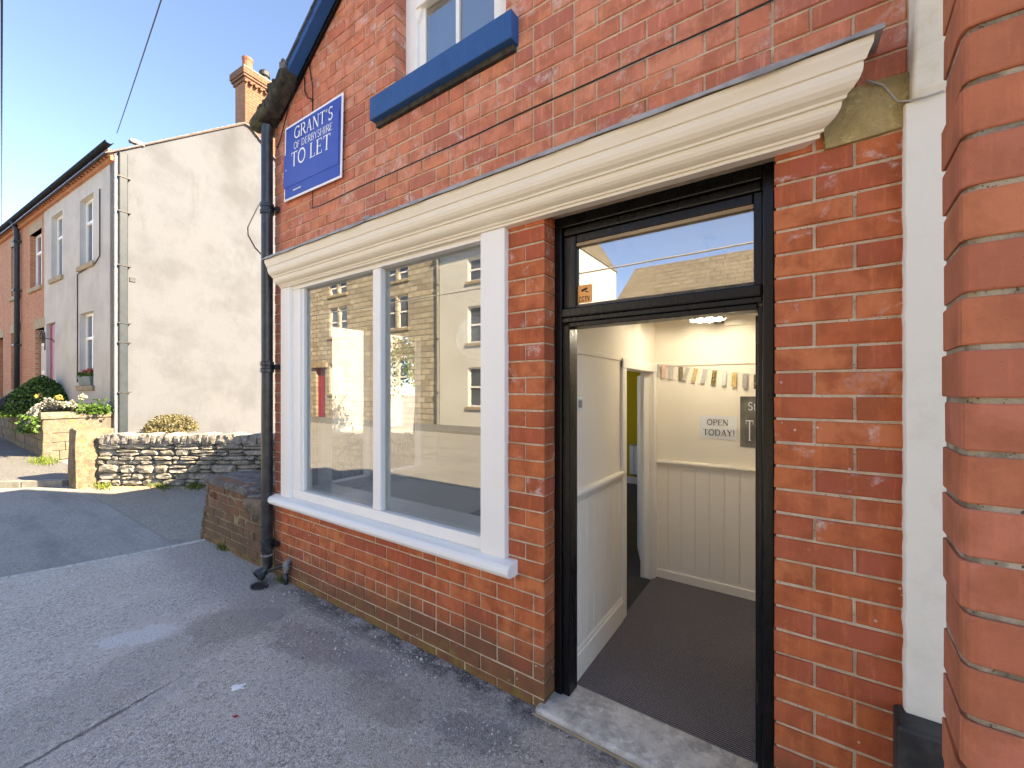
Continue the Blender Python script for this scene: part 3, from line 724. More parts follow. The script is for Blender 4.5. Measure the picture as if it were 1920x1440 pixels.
# doorway: black frame, transom, fanlight
dw = thing('doorway', '', '', (-.57, .1, .03)); dw.parent = shop; dw.location = Vector((-.57, .1, .03)) - WL['shop']
for q in ('label', 'category'):
    if q in dw: del dw[q]
Dp = lambda n, b, m='black', **k: b.build(n, m, dw, **k)
Dp('jamb', MB().box(-1.073, -1.030, .105, .20, .035, 2.571), bevel=.006)
Dp('jamb', MB().box(-1.030, -.990, .118, .215, .035, 2.0), bevel=.004)
Dp('jamb', MB().box(-.1175, -.074, .105, .20, .035, 2.571), bevel=.006)
Dp('jamb', MB().box(-.135, -.1175, .130, .215, .035, 2.0), bevel=.003)
Dp('head', MB().box(-1.030, -.1175, .105, .20, 2.512, 2.571), bevel=.006)
Dp('head', MB().box(-1.030, -.1175, .118, .20, 2.470, 2.512), bevel=.008)
Dp('fanlight_frame', MB().box(-1.030, -.957, .128, .19, 2.085, 2.470), bevel=.006)
Dp('fanlight_frame', MB().box(-.150, -.1175, .128, .19, 2.085, 2.470), bevel=.004)
Dp('fanlight_frame', MB().box(-.957, -.150, .128, .19, 2.426, 2.470), bevel=.006)
Dp('glazing_bead', MB().box(-.957, -.150, .131, .160, 2.408, 2.426), 'stone_trim', bevel=.003)
Dp('transom', MB().box(-1.030, -.1175, .098, .20, 2.035, 2.085), bevel=.008)
Dp('transom', MB().box(-1.030, -.1175, .106, .215, 2.010, 2.035), bevel=.004)
Dp('transom', MB().box(-.990, -.135, .116, .215, 1.985, 2.010), bevel=.004)
Dp('weathered_rail', MB().prism([(-.957, .118, 2.086), (-.957, .160, 2.113), (-.957, .160, 2.086)], (.807, 0, 0)), 'soffit')
Dp('pane', MB().box(-.957, -.150, .150, .155, 2.10, 2.426), 'glass_fan')
st = MB().box(-.954, -.878, .1475, .1485, 2.112, 2.205).build('window_sticker', 'orange', dw)
mb = MB(); y = .1465   # camera pictogram and letters
for (cx, cz, w, h, a) in [(-.918, 2.180, .034, .012, .35), (-.905, 2.168, .020, .005, -.3)]:
    c_, s_ = math.cos(a), math.sin(a); mb.add([(cx + dx * w * c_ - dz * h * s_, y, cz + dx * w * s_ + dz * h * c_) for dx, dz in ((-.5, -.5), (.5, -.5), (.5, .5), (-.5, .5))], [(0, 1, 2, 3)])
STICK = (mb, y)
step = MB(); step.prism([(-1.105, -.045, -.10), (-.045, -.045, -.10), (-.045, .235, -.10), (-1.105, .235, -.10)], (0, 0, .135))
step.build('doorstep', 'doorstep', shop, bevel=.012)
MB().box(-1.105, -.045, -.055, -.046, -.10, .012).build('doorstep_lip', 'stone_trim', shop, bevel=.006)
# door leaf folded back into the hall: only its hinge edge shows
dl = MB().box(-.150, -.106, .222, 1.02, .045, 1.975).build('door_leaf', 'black', dw, bevel=.003)
for z in (1.72, 1.90, .35):
    MB().box(-.146, -.125, .214, .2235, z - .045, z + .045).build('hinge', 'iron', dw)

# ------------------------------------------------------------------ hall and shop room
inn = thing('interior', '', '', (-1.8, 2, .02)); inn.parent = shop; inn.location = Vector((-1.8, 2, .02)) - WL['shop']
for q in ('label', 'category'):
    if q in inn: del inn[q]
I = lambda n, b, m, **k: b.build(n, m, inn, **k)
XW, YB = -1.033, 1.862
I('carpet', MB().box(-1.033, .16, .222, 1.862, -.05, .030), 'carpet')
I('room_floor', MB().box(-3.602, -1.034, .25, 5.40, -.05, .020), 'dark_floor')
part_w = MB(); frH = ((XW, 0), (0, 1), (-1, 0))
wall_cells(part_w, frH, .20, YB + .1, .0, .10, .02, 2.75, [(1.078, 1.775, .0, 1.812)]); I('partition_wall', part_w, 'wall_in')
I('hall_back_wall', MB().box(-1.033, .16, YB, YB + .1, .02, 2.75), 'wall_in')
I('hall_right_wall', MB().box(.16, .26, .25, YB + .1, .02, 2.75), 'wall_in')
I('hall_ceiling', MB().box(-1.133, .26, .25, YB + .1, 2.75, 2.80), 'ceiling')
I('front_lining', MB().box(-1.305, -1.075, .252, .26, .02, 2.75), 'wall_grey')
I('front_lining', MB().box(-.07, .16, .252, .26, .02, 2.75), 'wall_in')
I('front_lining', MB().box(-1.03, -.07, .252, .26, 2.575, 2.75), 'wall_in')
I('room_ceiling', MB().box(-3.60, -1.134, .25, 5.40, 2.85, 2.9), 'ceiling')
I('room_back_wall', MB().box(-3.60, -.6, 5.36, 5.46, .02, 2.85), 'olive')
I('room_right_wall', MB().box(-1.133, -1.05, YB + .1, 5.36, .02, 2.85), 'wall_grey')
lin = MB(); wall_cells(lin, ((-3.602, 0), (0, 1), (1, 0)), .252, 5.36, .0, .008, .02, 2.85, [(.34, 1.77, .73, 2.30), (2.7, 5.0, .6, 2.6)]); I('room_side_wall', lin, 'wall_grey')  # lining repeats the added daylight opening towards the back
lin = MB(); wall_cells(lin, ((0, .252), (1, 0), (0, 1)), -3.594, -1.305, .0, .008, .02, 2.85, [(-3.548, -1.47, .80, 2.508)]); I('front_lining', lin, 'wall_grey')
I('room_skirting', MB().box(-3.59, -1.05, 5.335, 5.36, .02, .14), 'wall_in', bevel=.004)
# tongue-and-groove wainscot, one board at a time
wb = I('wainscot', MB().box(-1.033, -1.030, .215, .997, .030, 1.02), 'wall_in')
yv = .215
while yv < .99:
    y2 = min(yv + .098, .995)
    MB().box(-1.0305, -1.022, yv + .002, y2 - .002, .20, 1.022).build('board', 'white' if 0 else 'wall_in', wb, bevel=.003, seg=1); yv += .098
I('skirting', MB().prism([(-1.031, .215, .03), (-1.010, .215, .03), (-1.010, .215, .165), (-1.018, .215, .172), (-1.016, .215, .186), (-1.024, .215, .198), (-1.031, .215, .20)], (0, .782, 0)), 'wall_in')
I('chair_rail', MB().prism([(-1.032, .215, 1.02), (-1.018, .215, 1.025), (-1.012, .215, 1.045), (-1.000, .215, 1.056), (-.996, .215, 1.075), (-1.002, .215, 1.085), (-1.032, .215, 1.085)], (0, .782, 0)), 'wall_in')
I('picture_rail', MB().box(-1.033, -1.022, .215, .997, 1.862, 1.892), 'wall_in', bevel=.004)
wb = I('wainscot', MB().box(-1.033, .16, YB - .003, YB, .030, 1.02), 'wall_in')
xv = -1.028
while xv < .15:
    x2 = min(xv + .109, .158)
    MB().box(xv + .002, x2 - .002, YB - .011, YB - .0025, .11, 1.0).build('board', 'wall_in', wb, bevel=.003, seg=1); xv += .109
I('skirting', MB().prism([(-1.03, YB - .001, .03), (-1.03, YB - .022, .03), (-1.03, YB - .022, .095), (-1.03, YB - .012, .105), (-1.03, YB - .012, .118), (-1.03, YB - .001, .122)], (1.19, 0, 0)), 'wall_in')
I('chair_rail', MB().prism([(-1.03, YB - .001, 1.005), (-1.03, YB - .018, 1.008), (-1.03, YB - .024, 1.022), (-1.03, YB - .036, 1.032), (-1.03, YB - .036, 1.045), (-1.03, YB - .026, 1.054), (-1.03, YB - .001, 1.054)], (1.19, 0, 0)), 'wall_in')
I('picture_rail', MB().box(-1.03, .16, YB - .012, YB, 1.862, 1.892), 'wall_in', bevel=.004)
I('boxing', MB().box(-.47, .16, YB - .10, YB, 2.165, 2.75), 'wall_in', bevel=.004)
# inner door opening: architrave and the half-open door
arch = I('architrave', MB().box(-1.033, -1.012, .997, 1.078, .03, 1.88), 'white', bevel=.006)
I('architrave', MB().box(-1.033, -1.012, 1.775, 1.858, .03, 1.88), 'white', bevel=.006)
I('architrave', MB().box(-1.033, -1.010, .997, 1.858, 1.812, 1.885), 'white', bevel=.006)
# the door is open into the room; its lock edge faces the street
ang = math.radians(112); ca, sa = math.cos(ang), math.sin(ang); hx, hy = -1.06, 1.765
def dpt(a, b, z): return (hx + ca * a + sa * b, hy + sa * a - ca * b, z)
mb = MB()
mb.prism([dpt(0, 0, .035), dpt(.72, 0, .035), dpt(.72, -.04, .035), dpt(0, -.04, .035)], (0, 0, 1.765)); di = I('inner_door', mb, 'white', bevel=.003)
for z, h in ((.86, .04), (1.34, .03)):
    MB().prism([dpt(.7205, -.006, z), dpt(.724, -.006, z), dpt(.724, -.034, z), dpt(.7205, -.034, z)], (0, 0, h * 2)).build('latch_plate', 'iron', di)

# thermostat, radiator, lamp, alarm, paper, poster, bunting
t0 = thing('thermostat', 'small white square thermostat on the left hall wall', 'thermostat', (-1.02, .26, 1.53))
MB().box(-1.033, -1.006, .215, .318, 1.535, 1.615).build('body', 'plastic_white', t0, bevel=.006)
MB().box(-1.006, -1.004, .262, .305, 1.555, 1.598).build('display', 'plastic_grey', t0)
t0 = thing('radiator', 'white panel heater on the olive wall beyond the inner door', 'radiator', (-2.3, 5.3, .19))
for k in range(5): MB().box(-2.42 + k * .085, -2.342 + k * .085, 5.27, 5.335, .20, .70).build('panel', 'plastic_white', t0, bevel=.008)
MB().box(-2.43, -1.99, 5.265, 5.34, .70, .715).build('grille', 'plastic_grey', t0)
MB().box(-2.40, -2.02, 5.30, 5.36, .17, .20).build('foot', 'plastic_grey', t0)
lx, ly = -.535, 1.40
t0 = thing('pendant_lamp', 'frilled white glass ceiling lamp hanging in the hall', 'lamp', (lx, ly, 2.15))
mb = MB(); n = 32; rings = []
for r, z in [(.012, 2.24), (.035, 2.238), (.062, 2.222), (.080, 2.198), (.095, 2.172), (.118, 2.160)]:
    rings.append([((lx + (r + .009 * (r / .118) ** 3 * math.cos(10 * 2 * math.pi * k / n)) * math.cos(2 * math.pi * k / n)), (ly + (r + .009 * (r / .118) ** 3 * math.cos(10 * 2 * math.pi * k / n)) * math.sin(2 * math.pi * k / n)), z + .007 * (r / .118) ** 3 * math.cos(10 * 2 * math.pi * k / n)) for k in range(n)])
mb.loft(rings, True, False); mb.build('shade', 'lamp_glass', t0, smooth=True)
MB().lathe(lx, ly, [(.016, 2.24), (.018, 2.28), (.006, 2.285), (.006, 2.72), (.05, 2.725), (.05, 2.75)]).build('flex', 'plastic_white', t0)
lt = bpy.data.lights.new('added_hall_fill', 'POINT'); lt.energy = 1.7; lt.color = (.84, .92, 1.0); lt.shadow_soft_size = .02  # point light added inside the shade to brighten the dark hall
lo = bpy.data.objects.new('added_hall_fill', lt); COL.objects.link(lo); lo.parent = t0; lo.location = (0, 0, .012)
MB().lathe(lx, ly, [(.012, 2.238), (.024, 2.225), (.028, 2.210), (.020, 2.196), (.008, 2.190)]).build('bulb', 'bulb_added_glow', t0, smooth=True)
t0 = thing('alarm_box', 'small grey alarm sensor box high on the hall wall', 'alarm', (-.51, YB - .03, 2.18))
MB().box(-.555, -.485, YB - .05, YB, 2.19, 2.30).build('case', 'plastic_grey', t0, bevel=.008)
MB().lathe(-.52, YB - .052, [(.002, 2.225), (.02, 2.23), (.02, 2.25), (.002, 2.262)], 10).build('lens', 'plastic_white', t0)

# ---- lettering: stroked roman capitals with serifs, laid as thin print
def arc(cx, cy, rx, ry, a0, a1, n=14): return [(cx + rx * math.cos(math.radians(a0 + (a1 - a0) * i / n)), cy + ry * math.sin(math.radians(a0 + (a1 - a0) * i / n))) for i in range(n + 1)]
TK, TN = .15, .065
def sf(x, y, w=.26): return ([(x - w / 2, y + (.025 if y < .5 else -.025)), (x + w / 2, y + (.025 if y < .5 else -.025))], .05)
GL = {
 'G': (.92, [(arc(.48, .5, .40, .46, 42, 318), .12), ([(.80, .0), (.80, .42)], TK), sf(.80, .44, .30), ([(.77, .78), (.77, 1.0)], .05)]),
 'R': (.86, [([(.17, 0), (.17, 1)], TK), sf(.17, 0), ([(.02, .975), (.45, .975)], .05), (arc(.42, .74, .27, .235, 90, -90), .12), ([(.17, .505), (.44, .505)], .05), ([(.42, .5), (.80, .02)], .13), sf(.82, 0, .16)]),
 'A': (.88, [([(.12, 0), (.43, 1)], TN), ([(.43, 1), (.74, 0)], TK), ([(.22, .34), (.62, .34)], .055), sf(.12, 0, .22), sf(.75, 0, .26)]),
 'N': (.95, [([(.14, 0), (.14, 1)], TN), ([(.14, 1), (.80, 0)], TK), ([(.80, 0), (.80, 1)], TN), sf(.14, 0, .24), sf(.12, 1, .2), sf(.80, 1, .24)]),
 'T': (.80, [([(.40, 0), (.40, 1)], TK), ([(.04, .97), (.76, .97)], .06), sf(.40, 0), ([(.05, .80), (.05, 1)], .05), ([(.75, .80), (.75, 1)], .05)]),
 "'": (.28, [([(.14, 1), (.12, .74)], .09)]),
 'S': (.66, [(arc(.33, .74, .22, .235, 40, 262), .10), (arc(.33, .265, .24, .245, 82, -142), .12), ([(.54, .78), (.54, 1)], .045), ([(.10, .0), (.10, .22)], .045)]),
 'O': (.98, [(arc(.49, .5, .40, .47, 0, 360, 28), .125)]),
 'F': (.72, [([(.17, 0), (.17, 1)], TK), ([(.02, .975), (.62, .975)], .05), ([(.17, .52), (.50, .52)], .05), sf(.17, 0), ([(.62, .80), (.62, 1)], .045), ([(.50, .42), (.50, .62)], .04)]),
 'D': (.95, [([(.17, 0), (.17, 1)], TK), ([(.02, .975), (.42, .975)], .05), ([(.02, .025), (.42, .025)], .05), (arc(.40, .5, .42, .475, 90, -90), .125)]),
 'E': (.76, [([(.17, 0), (.17, 1)], TK), ([(.02, .975), (.64, .975)], .05), ([(.17, .52), (.50, .52)], .05), ([(.02, .025), (.66, .025)], .05), ([(.64, .80), (.64, 1)], .045), ([(.66, 0), (.66, .2)], .045), ([(.5, .42), (.5, .62)], .04)]),
 'B': (.80, [([(.17, 0), (.17, 1)], TK), ([(.02, .975), (.40, .975)], .05), ([(.17, .53), (.42, .53)], .05), ([(.02, .025), (.42, .025)], .05), (arc(.40, .755, .22, .22, 90, -90), .11), (arc(.42, .275, .27, .25, 90, -90), .12)]),
 'Y': (.84, [([(.08, 1), (.42, .46)], TK), ([(.76, 1), (.42, .46)], TN), ([(.42, 0), (.42, .46)], TK), sf(.42, 0), sf(.08, 1, .24), sf(.76, 1, .2)]),
 'H': (.98, [([(.17, 0), (.17, 1)], TK), ([(.81, 0), (.81, 1)], TK), ([(.17, .51), (.81, .51)], .055), sf(.17, 0), sf(.17, 1), sf(.81, 0), sf(.81, 1)]),
 'I': (.40, [([(.20, 0), (.20, 1)], TK), sf(.20, 0), sf(.20, 1)]),
 'L': (.70, [([(.17, 0), (.17, 1)], TK), sf(.17, 1), ([(.02, .025), (.62, .025)], .05), ([(.62, 0), (.62, .22)], .05)]),
 'P': (.76, [([(.17, 0), (.17, 1)], TK), sf(.17, 0), ([(.02, .975), (.42, .975)], .05), (arc(.40, .73, .28, .245, 90, -90), .12), ([(.17, .485), (.42, .485)], .05)]),
 '!': (.34, [([(.17, .30), (.17, 1)], .12), ([(.17, .0), (.17, .12)], .13)]),
 'C': (.84, [(arc(.46, .5, .38, .46, 45, 315), .12)]),
 'V': (.86, [([(.08, 1), (.43, 0)], TK), ([(.43, 0), (.78, 1)], TN)]),
 't': (.44, [([(.2, .12), (.2, .82)], .09), ([(.06, .64), (.40, .64)], .045), (arc(.30, .12, .10, .10, 180, 300, 6), .06)]),
 'u': (.60, [([(.12, .18), (.12, .62)], .09), (arc(.28, .18, .16, .16, 180, 340, 8), .08), ([(.47, 0), (.47, .62)], .09)]),
 'd': (.62, [(arc(.28, .32, .22, .30, 0, 360, 16), .08), ([(.50, 0), (.50, 1)], .09)]),
 'i': (.28, [([(.14, 0), (.14, .62)], .09), ([(.14, .80), (.14, .90)], .09)]),
 'o': (.60, [(arc(.30, .31, .23, .30, 0, 360, 16), .08)]),
 ' ': (.38, []), '.': (.26, [([(.12, 0), (.12, .10)], .10)]),
}
def text_mb(s, x0, z0, h, y, rot=0., width=None, sp=.06, mb=None, bold=1.0):
    mb = mb or MB(); tot = sum(GL[c][0] + sp for c in s) - sp
    k = h; kx = (width / tot) if width else h
    cr, sr = math.cos(rot), math.sin(rot); x = 0.; lay = 0
    for ch in s:
        adv, strokes = GL[ch]
        for pts, w in strokes:
            w *= bold; L = []; Rr = []
            for i, p in enumerate(pts):
                a = pts[max(i - 1, 0)]; b = pts[min(i + 1, len(pts) - 1)]; dx, dz = b[0] - a[0], b[1] - a[1]; l = math.hypot(dx, dz) or 1
                nx, nz = -dz / l * w / 2, dx / l * w / 2; L.append((p[0] + nx, p[1] + nz)); Rr.append((p[0] - nx, p[1] - nz))
            lay += 1; yy = y - .00002 * lay
            def T(q): X, Z = (x + q[0]) * kx, q[1] * k; return (x0 + X * cr - Z * sr, yy, z0 + X * sr + Z * cr)
            vs = [T(q) for q in L] + [T(q) for q in Rr]; n = len(L)
            mb.add(vs, [(i, n + i, n + i + 1, i + 1) for i in range(n - 1)])
        x += adv + sp
    return mb
# CCTV sticker print
mb, y = STICK; text_mb('CCTV', -.948, 2.119, .026, y, 0, .062, .08, mb, 1.5); mb.build('print', 'print_black', st)

paper = thing('paper_notice', 'white paper notice with black lettering beside the dark poster', 'notice', (-.53, YB - .003, 1.25))
pp = MB(); pp.add([(-.668, YB - .003, 1.262), (-.395, YB - .006, 1.258), (-.392, YB - .010, 1.350), (-.394, YB - .003, 1.447), (-.668, YB - .0035, 1.450), (-.668, YB - .002, 1.35)], [(0, 1, 2, 5), (5, 2, 3, 4)])
pp.build('sheet', 'paper', paper)
tx = text_mb('OPEN', -.612, 1.372, .047, YB - .012, 0, .158); text_mb('TODAY!', -.640, 1.288, .050, YB - .012, 0, .232, .05, tx); tx.build('lettering', 'print_black', paper)
post = thing('poster', 'dark grey poster with white lettering on the hall wall', 'poster', (-.2, YB - .004, 1.2))
MB().box(-.372, -.02, YB - .006, YB - .001, 1.213, 1.607).build('sheet', 'poster', post)
tx = text_mb('Studio', -.318, 1.500, .062, YB - .0075, 0, .165, .03); text_mb('T', -.335, 1.262, .16, YB - .0075, 0, .055, .05, tx, .8)
for k in range(3): tx.add([(-.268 + a, YB - .0075, 1.30 + .035 * k + b) for a, b in ((0, 0), (.17, 0), (.17, .007), (0, .007))], [(0, 1, 2, 3)])
tx.build('lettering', 'paper', post)
bunt = thing('bunting', 'string of narrow patterned paper strips across the hall wall', 'bunting', (-.6, YB - .02, 1.8))
def bz(x): return 1.888 - .115 * ((x + 1.02) / .80) ** .9 if x > -1.02 else 1.888
mb = MB(); mb.tube([(-1.02 + .9 * i / 20, YB - .016, bz(-1.02 + .9 * i / 20)) for i in range(21)], .0012, 5); mb.build('string', 'wire_grey', bunt)
BC = [((.62, .60, .54), (.45, .44, .40)), ((.74, .50, .43), (.70, .46, .40)), ((.30, .29, .31), (.55, .52, .50)), ((.17, .14, .09), (.22, .19, .13)), ((.70, .69, .66), (.42, .39, .33)), ((.66, .55, .36), (.50, .38, .18)),
      ((.38, .34, .36), (.52, .48, .48)), ((.50, .36, .14), (.17, .11, .05)), ((.76, .76, .76), (.62, .62, .62)), ((.68, .54, .30), (.52, .38, .16)), ((.46, .43, .42), (.36, .33, .33)), ((.46, .31, .11), (.15, .10, .05))]
for i, bx in enumerate([-1.005, -.955, -.888, -.813, -.758, -.694, -.622, -.552, -.479, -.411, -.338, -.262]):
    a = [0, .02, -.02, .03, -.28, -.2, -.2, -.12, -.1, -.05, -.02, .0][i]
    t = NT('bunting_paper_%d' % i); c = t.mix(t.step(t.vor(75 if i % 2 else 120), .25, .45), *BC[i]); m = t.pbr(c, .7, None, .3)
    z1 = bz(bx) - .002; w, h = .0165, .112
    P4 = [(bx + dx * math.cos(a) - dz * math.sin(a), YB - .017 - (.004 if dz < -.05 else 0) - .002 * i * .1, z1 + dx * math.sin(a) + dz * math.cos(a)) for dx, dz in ((-w, -h), (w, -h), (w, 0), (-w, 0))]
    MB().prism(P4, (0, .0012, 0)).build('strip', m, bunt)
t0 = tag(MB().lathe(-1.80, .35, [(.01, 1.86)] + [(.152 * math.sin(math.radians(q)), 2.012 - .152 * math.cos(math.radians(q))) for q in range(15, 170, 10)] + [(.01, 2.164)], 24).build('paper_lantern', 'lamp_glass', smooth=True), 'round pale paper lantern hanging behind the right window pane', 'lamp')

# side window of the shop room, on the lane side
sw = thing('side_window', '', '', (-3.7, 1.05, .73)); sw.parent = shop; sw.location = Vector((-3.7, 1.05, .73)) - WL['shop']
for q in ('label', 'category'):
    if q in sw: del sw[q]
for y0, y1 in ((.34, .39), (.80, .97), (1.50, 1.77)):
    MB().box(-3.70, -3.594, y0, y1, .73, 2.30).build('frame', 'window_paint', sw, bevel=.005)
MB().box(-3.70, -3.594, .39, 1.50, 2.27, 2.30).build('frame', 'window_paint', sw, bevel=.004)
MB().box(-3.70, -3.594, .39, 1.50, .73, .785).build('frame', 'window_paint', sw, bevel=.004)
MB().box(-3.72, -3.50, .30, 1.83, .70, .73).build('window_board', 'white', sw, bevel=.006)
MB().box(-3.66, -3.656, .39, .80, .785, 2.27).build('pane', 'glass_clear', sw)
MB().box(-3.66, -3.656, .97, 1.50, .785, 2.27).build('pane', 'glass_clear', sw)

# ------------------------------------------------------------------ pipes and cables on the shop
dp = thing('drainpipe', 'black round drainpipe down the left corner of the shop', 'drainpipe', (-3.86, -.07, 0))
px, py, pr = -3.845, -.075, .046
mb = MB(); mb.tube([(px + .015, py, 3.98), (px, py, 3.90), (px, py, .35), (px, py, .115), (px - .003, py - .015, .085), (px - .006, py - .055, .055), (px - .006, py - .075, .043)], pr, 14, False); mb.build('pipe', 'pipe_black', dp, smooth=True)
mb = MB(); mb.tube([(px - .006, py - .045, .062), (px - .006, py - .080, .041)], pr + .008, 14); mb.tube([(px - .006, py - .081, .0405), (px - .006, py - .0811, .0404)], pr - .006, 14); mb.build('shoe', 'iron', dp)
for z in (3.25, 1.86, .30): mb = MB(); mb.lathe(px, py, [(pr, z - .05), (pr + .010, z - .045), (pr + .010, z - .015), (pr + .004, z - .01), (pr + .004, z + .01), (pr + .010, z + .015), (pr + .010, z + .045), (pr, z + .05)], 14); mb.box(px - .085, px + .085, py + .035, -.004, z - .02, z + .02); mb.build('collar', 'pipe_black', dp)
MB().lathe(px, py, [(pr + .001, .20), (pr + .006, .205), (pr + .006, .215), (pr + .001, .22)], 14).build('collar', 'pipe_grey', dp)
t0 = thing('overflow_pipe', 'short grey stub pipe with elbow beside the drainpipe shoe', 'pipe', (-3.60, -.03, 0))
mb = MB(); mb.tube([(-3.60, -.035, -.02), (-3.60, -.035, .10)], .020, 10); mb.build('pipe', 'pipe_black', t0, smooth=True)
mb = MB(); mb.tube([(-3.60, -.035, .095), (-3.60, -.035, .165), (-3.60, -.02, .185), (-3.60, .02, .19)], .025, 10); mb.tube([(-3.60, -.035, .14), (-3.565, -.035, .145)], .014, 8); mb.build('elbow', 'pipe_grey', t0, smooth=True)
mb = MB(); mb.tube([(-3.61, -.035, .165), (-3.70, -.06, .125), (-3.78, -.10, .085)], .015, 8); mb.build('branch', 'iron', t0, smooth=True)
t0 = thing('drain_gully', 'round iron drain gully in the pavement under the drainpipe', 'drain', (-3.73, -.17, 0))
mb = MB(); n = 20
for r0, r1, z0_, z1_ in ((.075, .060, .004, .006),):
    mb.loft([[(-3.735 + r * math.cos(2 * math.pi * k / n), -.19 + r * .8 * math.sin(2 * math.pi * k / n), z) for k in range(n)] for r, z in ((.082, .001), (.080, .010), (.064, .010), (.060, .002))], True, False)
mb.build('rim', 'iron', t0, smooth=True)
mb = MB(); mb.add([(-3.735 + .061 * math.cos(2 * math.pi * k / n), -.19 + .049 * math.sin(2 * math.pi * k / n), .0035) for k in range(n)], [tuple(range(n))]); mb.build('hole', 'cable', t0)
for k in range(3): MB().box(-3.79, -3.68, -.22 + k * .025, -.21 + k * .025, .004, .009).build('bar', 'iron', t0)
t0 = tag(MB().prism([(-3.20 + .11 * math.cos(a) , -.34 + .055 * math.sin(a), .0005) for a in [2 * math.pi * k / 18 for k in range(18)]], (0, 0, .004)).build('stopcock_cover', 'plastic_grey'), 'small dark oval cover set in the pavement near the wall', 'cover')
cb = []
x = -3.27
while x < .29: cb.append((x, -.003 - .002 * math.sin(x * 9), 3.130 + .003 * math.sin(x * 4.3))); x += .12
t0 = MB(); t0.tube([(-3.235, -.006, 3.27), (-3.24, -.007, 3.16), (-3.243, -.008, 3.135)] + cb[1:], .0032, 6); tag(t0.build('wall_cable', 'cable', smooth=True), 'black cable clipped along the brick courses above the cornice', 'cable')
t0 = MB(); t0.tube([(-3.36, -.006, 4.25), (-3.35, -.008, 4.12), (-3.30, -.010, 4.05), (-3.245, -.008, 4.02), (-3.235, -.007, 3.98), (-3.235, -.007, 3.85)], .0045, 6)
t0.tube([(-3.29, -.006, 4.34), (-3.235, -.008, 4.12), (-3.235, -.007, 3.99)], .004, 6); tag(t0.build('sign_cable', 'cable', smooth=True), 'thin black cables dropping from the verge to the sign', 'cable')
t0 = MB(); t0.tube([(-3.42, -.012, 4.26), (-3.58, -.015, 4.11), (-3.74, -.012, 3.86), (-3.80, -.012, 3.80)], .0045, 6); tag(t0.build('corner_cable', 'cable', smooth=True), 'black cable slanting from verge down behind the drainpipe', 'cable')
t0 = MB(); t0.tube([(.19, -.02, 2.70), (.235, -.012, 2.668), (.258, -.012, 2.625), (.272, -.014, 2.598), (.295, -.040, 2.578), (.33, -.046, 2.572), (.37, -.045, 2.575)], .0032, 6); tag(t0.build('thin_wire', 'wire_grey', smooth=True), 'thin pale wire from the cornice end to the stone corbel', 'wire')

# estate agent's board
sg = thing('letting_board', 'blue letting board with white border and lettering on the upper wall', 'sign', (-3.21, -.03, 3.26))
rot = -.035
def SP(x, z): dx, dz = x + 3.215, z - 3.575; return (-3.215 + dx * math.cos(rot) - dz * math.sin(rot), 3.575 + dx * math.sin(rot) + dz * math.cos(rot))
def plate(x0, x1, z0, z1, y0, y1): return MB().prism([(*(lambda q: (q[0], y0, q[1]))(SP(a, b)),) for a, b in ((x0, z0), (x1, z0), (x1, z1), (x0, z1))], (0, y1 - y0, 0))
plate(-3.635, -2.795, 3.262, 3.888, -.028, -.022).build('board', 'print_white', sg)
plate(-3.617, -2.813, 3.280, 3.870, -.030, -.0282).build('blue_panel', 'sign_blue', sg)
plate(-3.640, -2.835, 3.372, 3.655, -.0325, -.0302).build('slip_panel', 'sign_slip', sg)
MB().prism([(*(lambda q: (q[0], -.0335, q[1]))(SP(a, b)),) for a, b in ((-3.30, 3.640), (-2.835, 3.552), (-2.835, 3.770), (-3.30, 3.735))], (0, .001, 0)).build('slip_panel', 'sign_slip', sg)
for (x0, x1, z0, z1) in ((-3.70, -3.66, 3.5, 3.55), (-3.0, -2.96, 3.5, 3.55)): MB().box(-3.45 if x0 < -3.3 else -3.02, -3.41 if x0 < -3.3 else -2.98, -.022, .002, 3.3, 3.85).build('batten', 'fence_wood', sg)
tx = text_mb("GRANT'S", -3.470, 3.755, .098, -.0345, -.06, .565, .05)
text_mb('OF DERBYSHIRE', -3.475, 3.672, .056, -.0345, -.06, .565, .05, tx, 1.0)
text_mb('TO LET', -3.520, 3.535, .118, -.0345, -.05, .58, .04, tx, 1.0)
for k in range(7):
    a, b = SP(-3.475 + k * .018, 3.318); tx.add([(a + dx, -.0345, b + dz) for dx, dz in ((0, 0), (.012, 0), (.012, .013), (0, .013))], [(0, 1, 2, 3)])
a, b = SP(-3.60, 3.50)
for (a, b) in (SP(-3.60, 3.52), SP(-2.955, 3.665)): tx.add([(a + .007 * math.cos(2 * math.pi * k / 8), -.0345, b + .007 * math.sin(2 * math.pi * k / 8)) for k in range(8)], [tuple(range(8))])
tx.build('lettering', 'print_white', sg)

# ------------------------------------------------------------------ neighbouring house on the right
nb = thing('neighbouring_house', 'projecting red brick house front at the right edge of the frame', 'house', (.8, -.5, 0))
strip = MB(); N = 60
L_ = [(.284 + .003 * mnoise.noise(Vector((0, 0, i * .9))) + .004 * mnoise.noise(Vector((3, 0, i * 2.7))), -.022, .30 + (2.575 - .30) * i / N) for i in range(N + 1)]
strip.loft([[(x, .02, z), (x, y, z), (x + .004, y - .010, z), (.50, y - .010, z), (.50, .02, z)] for x, y, z in L_]); strip.build('painted_strip', 'strip_paint', nb)
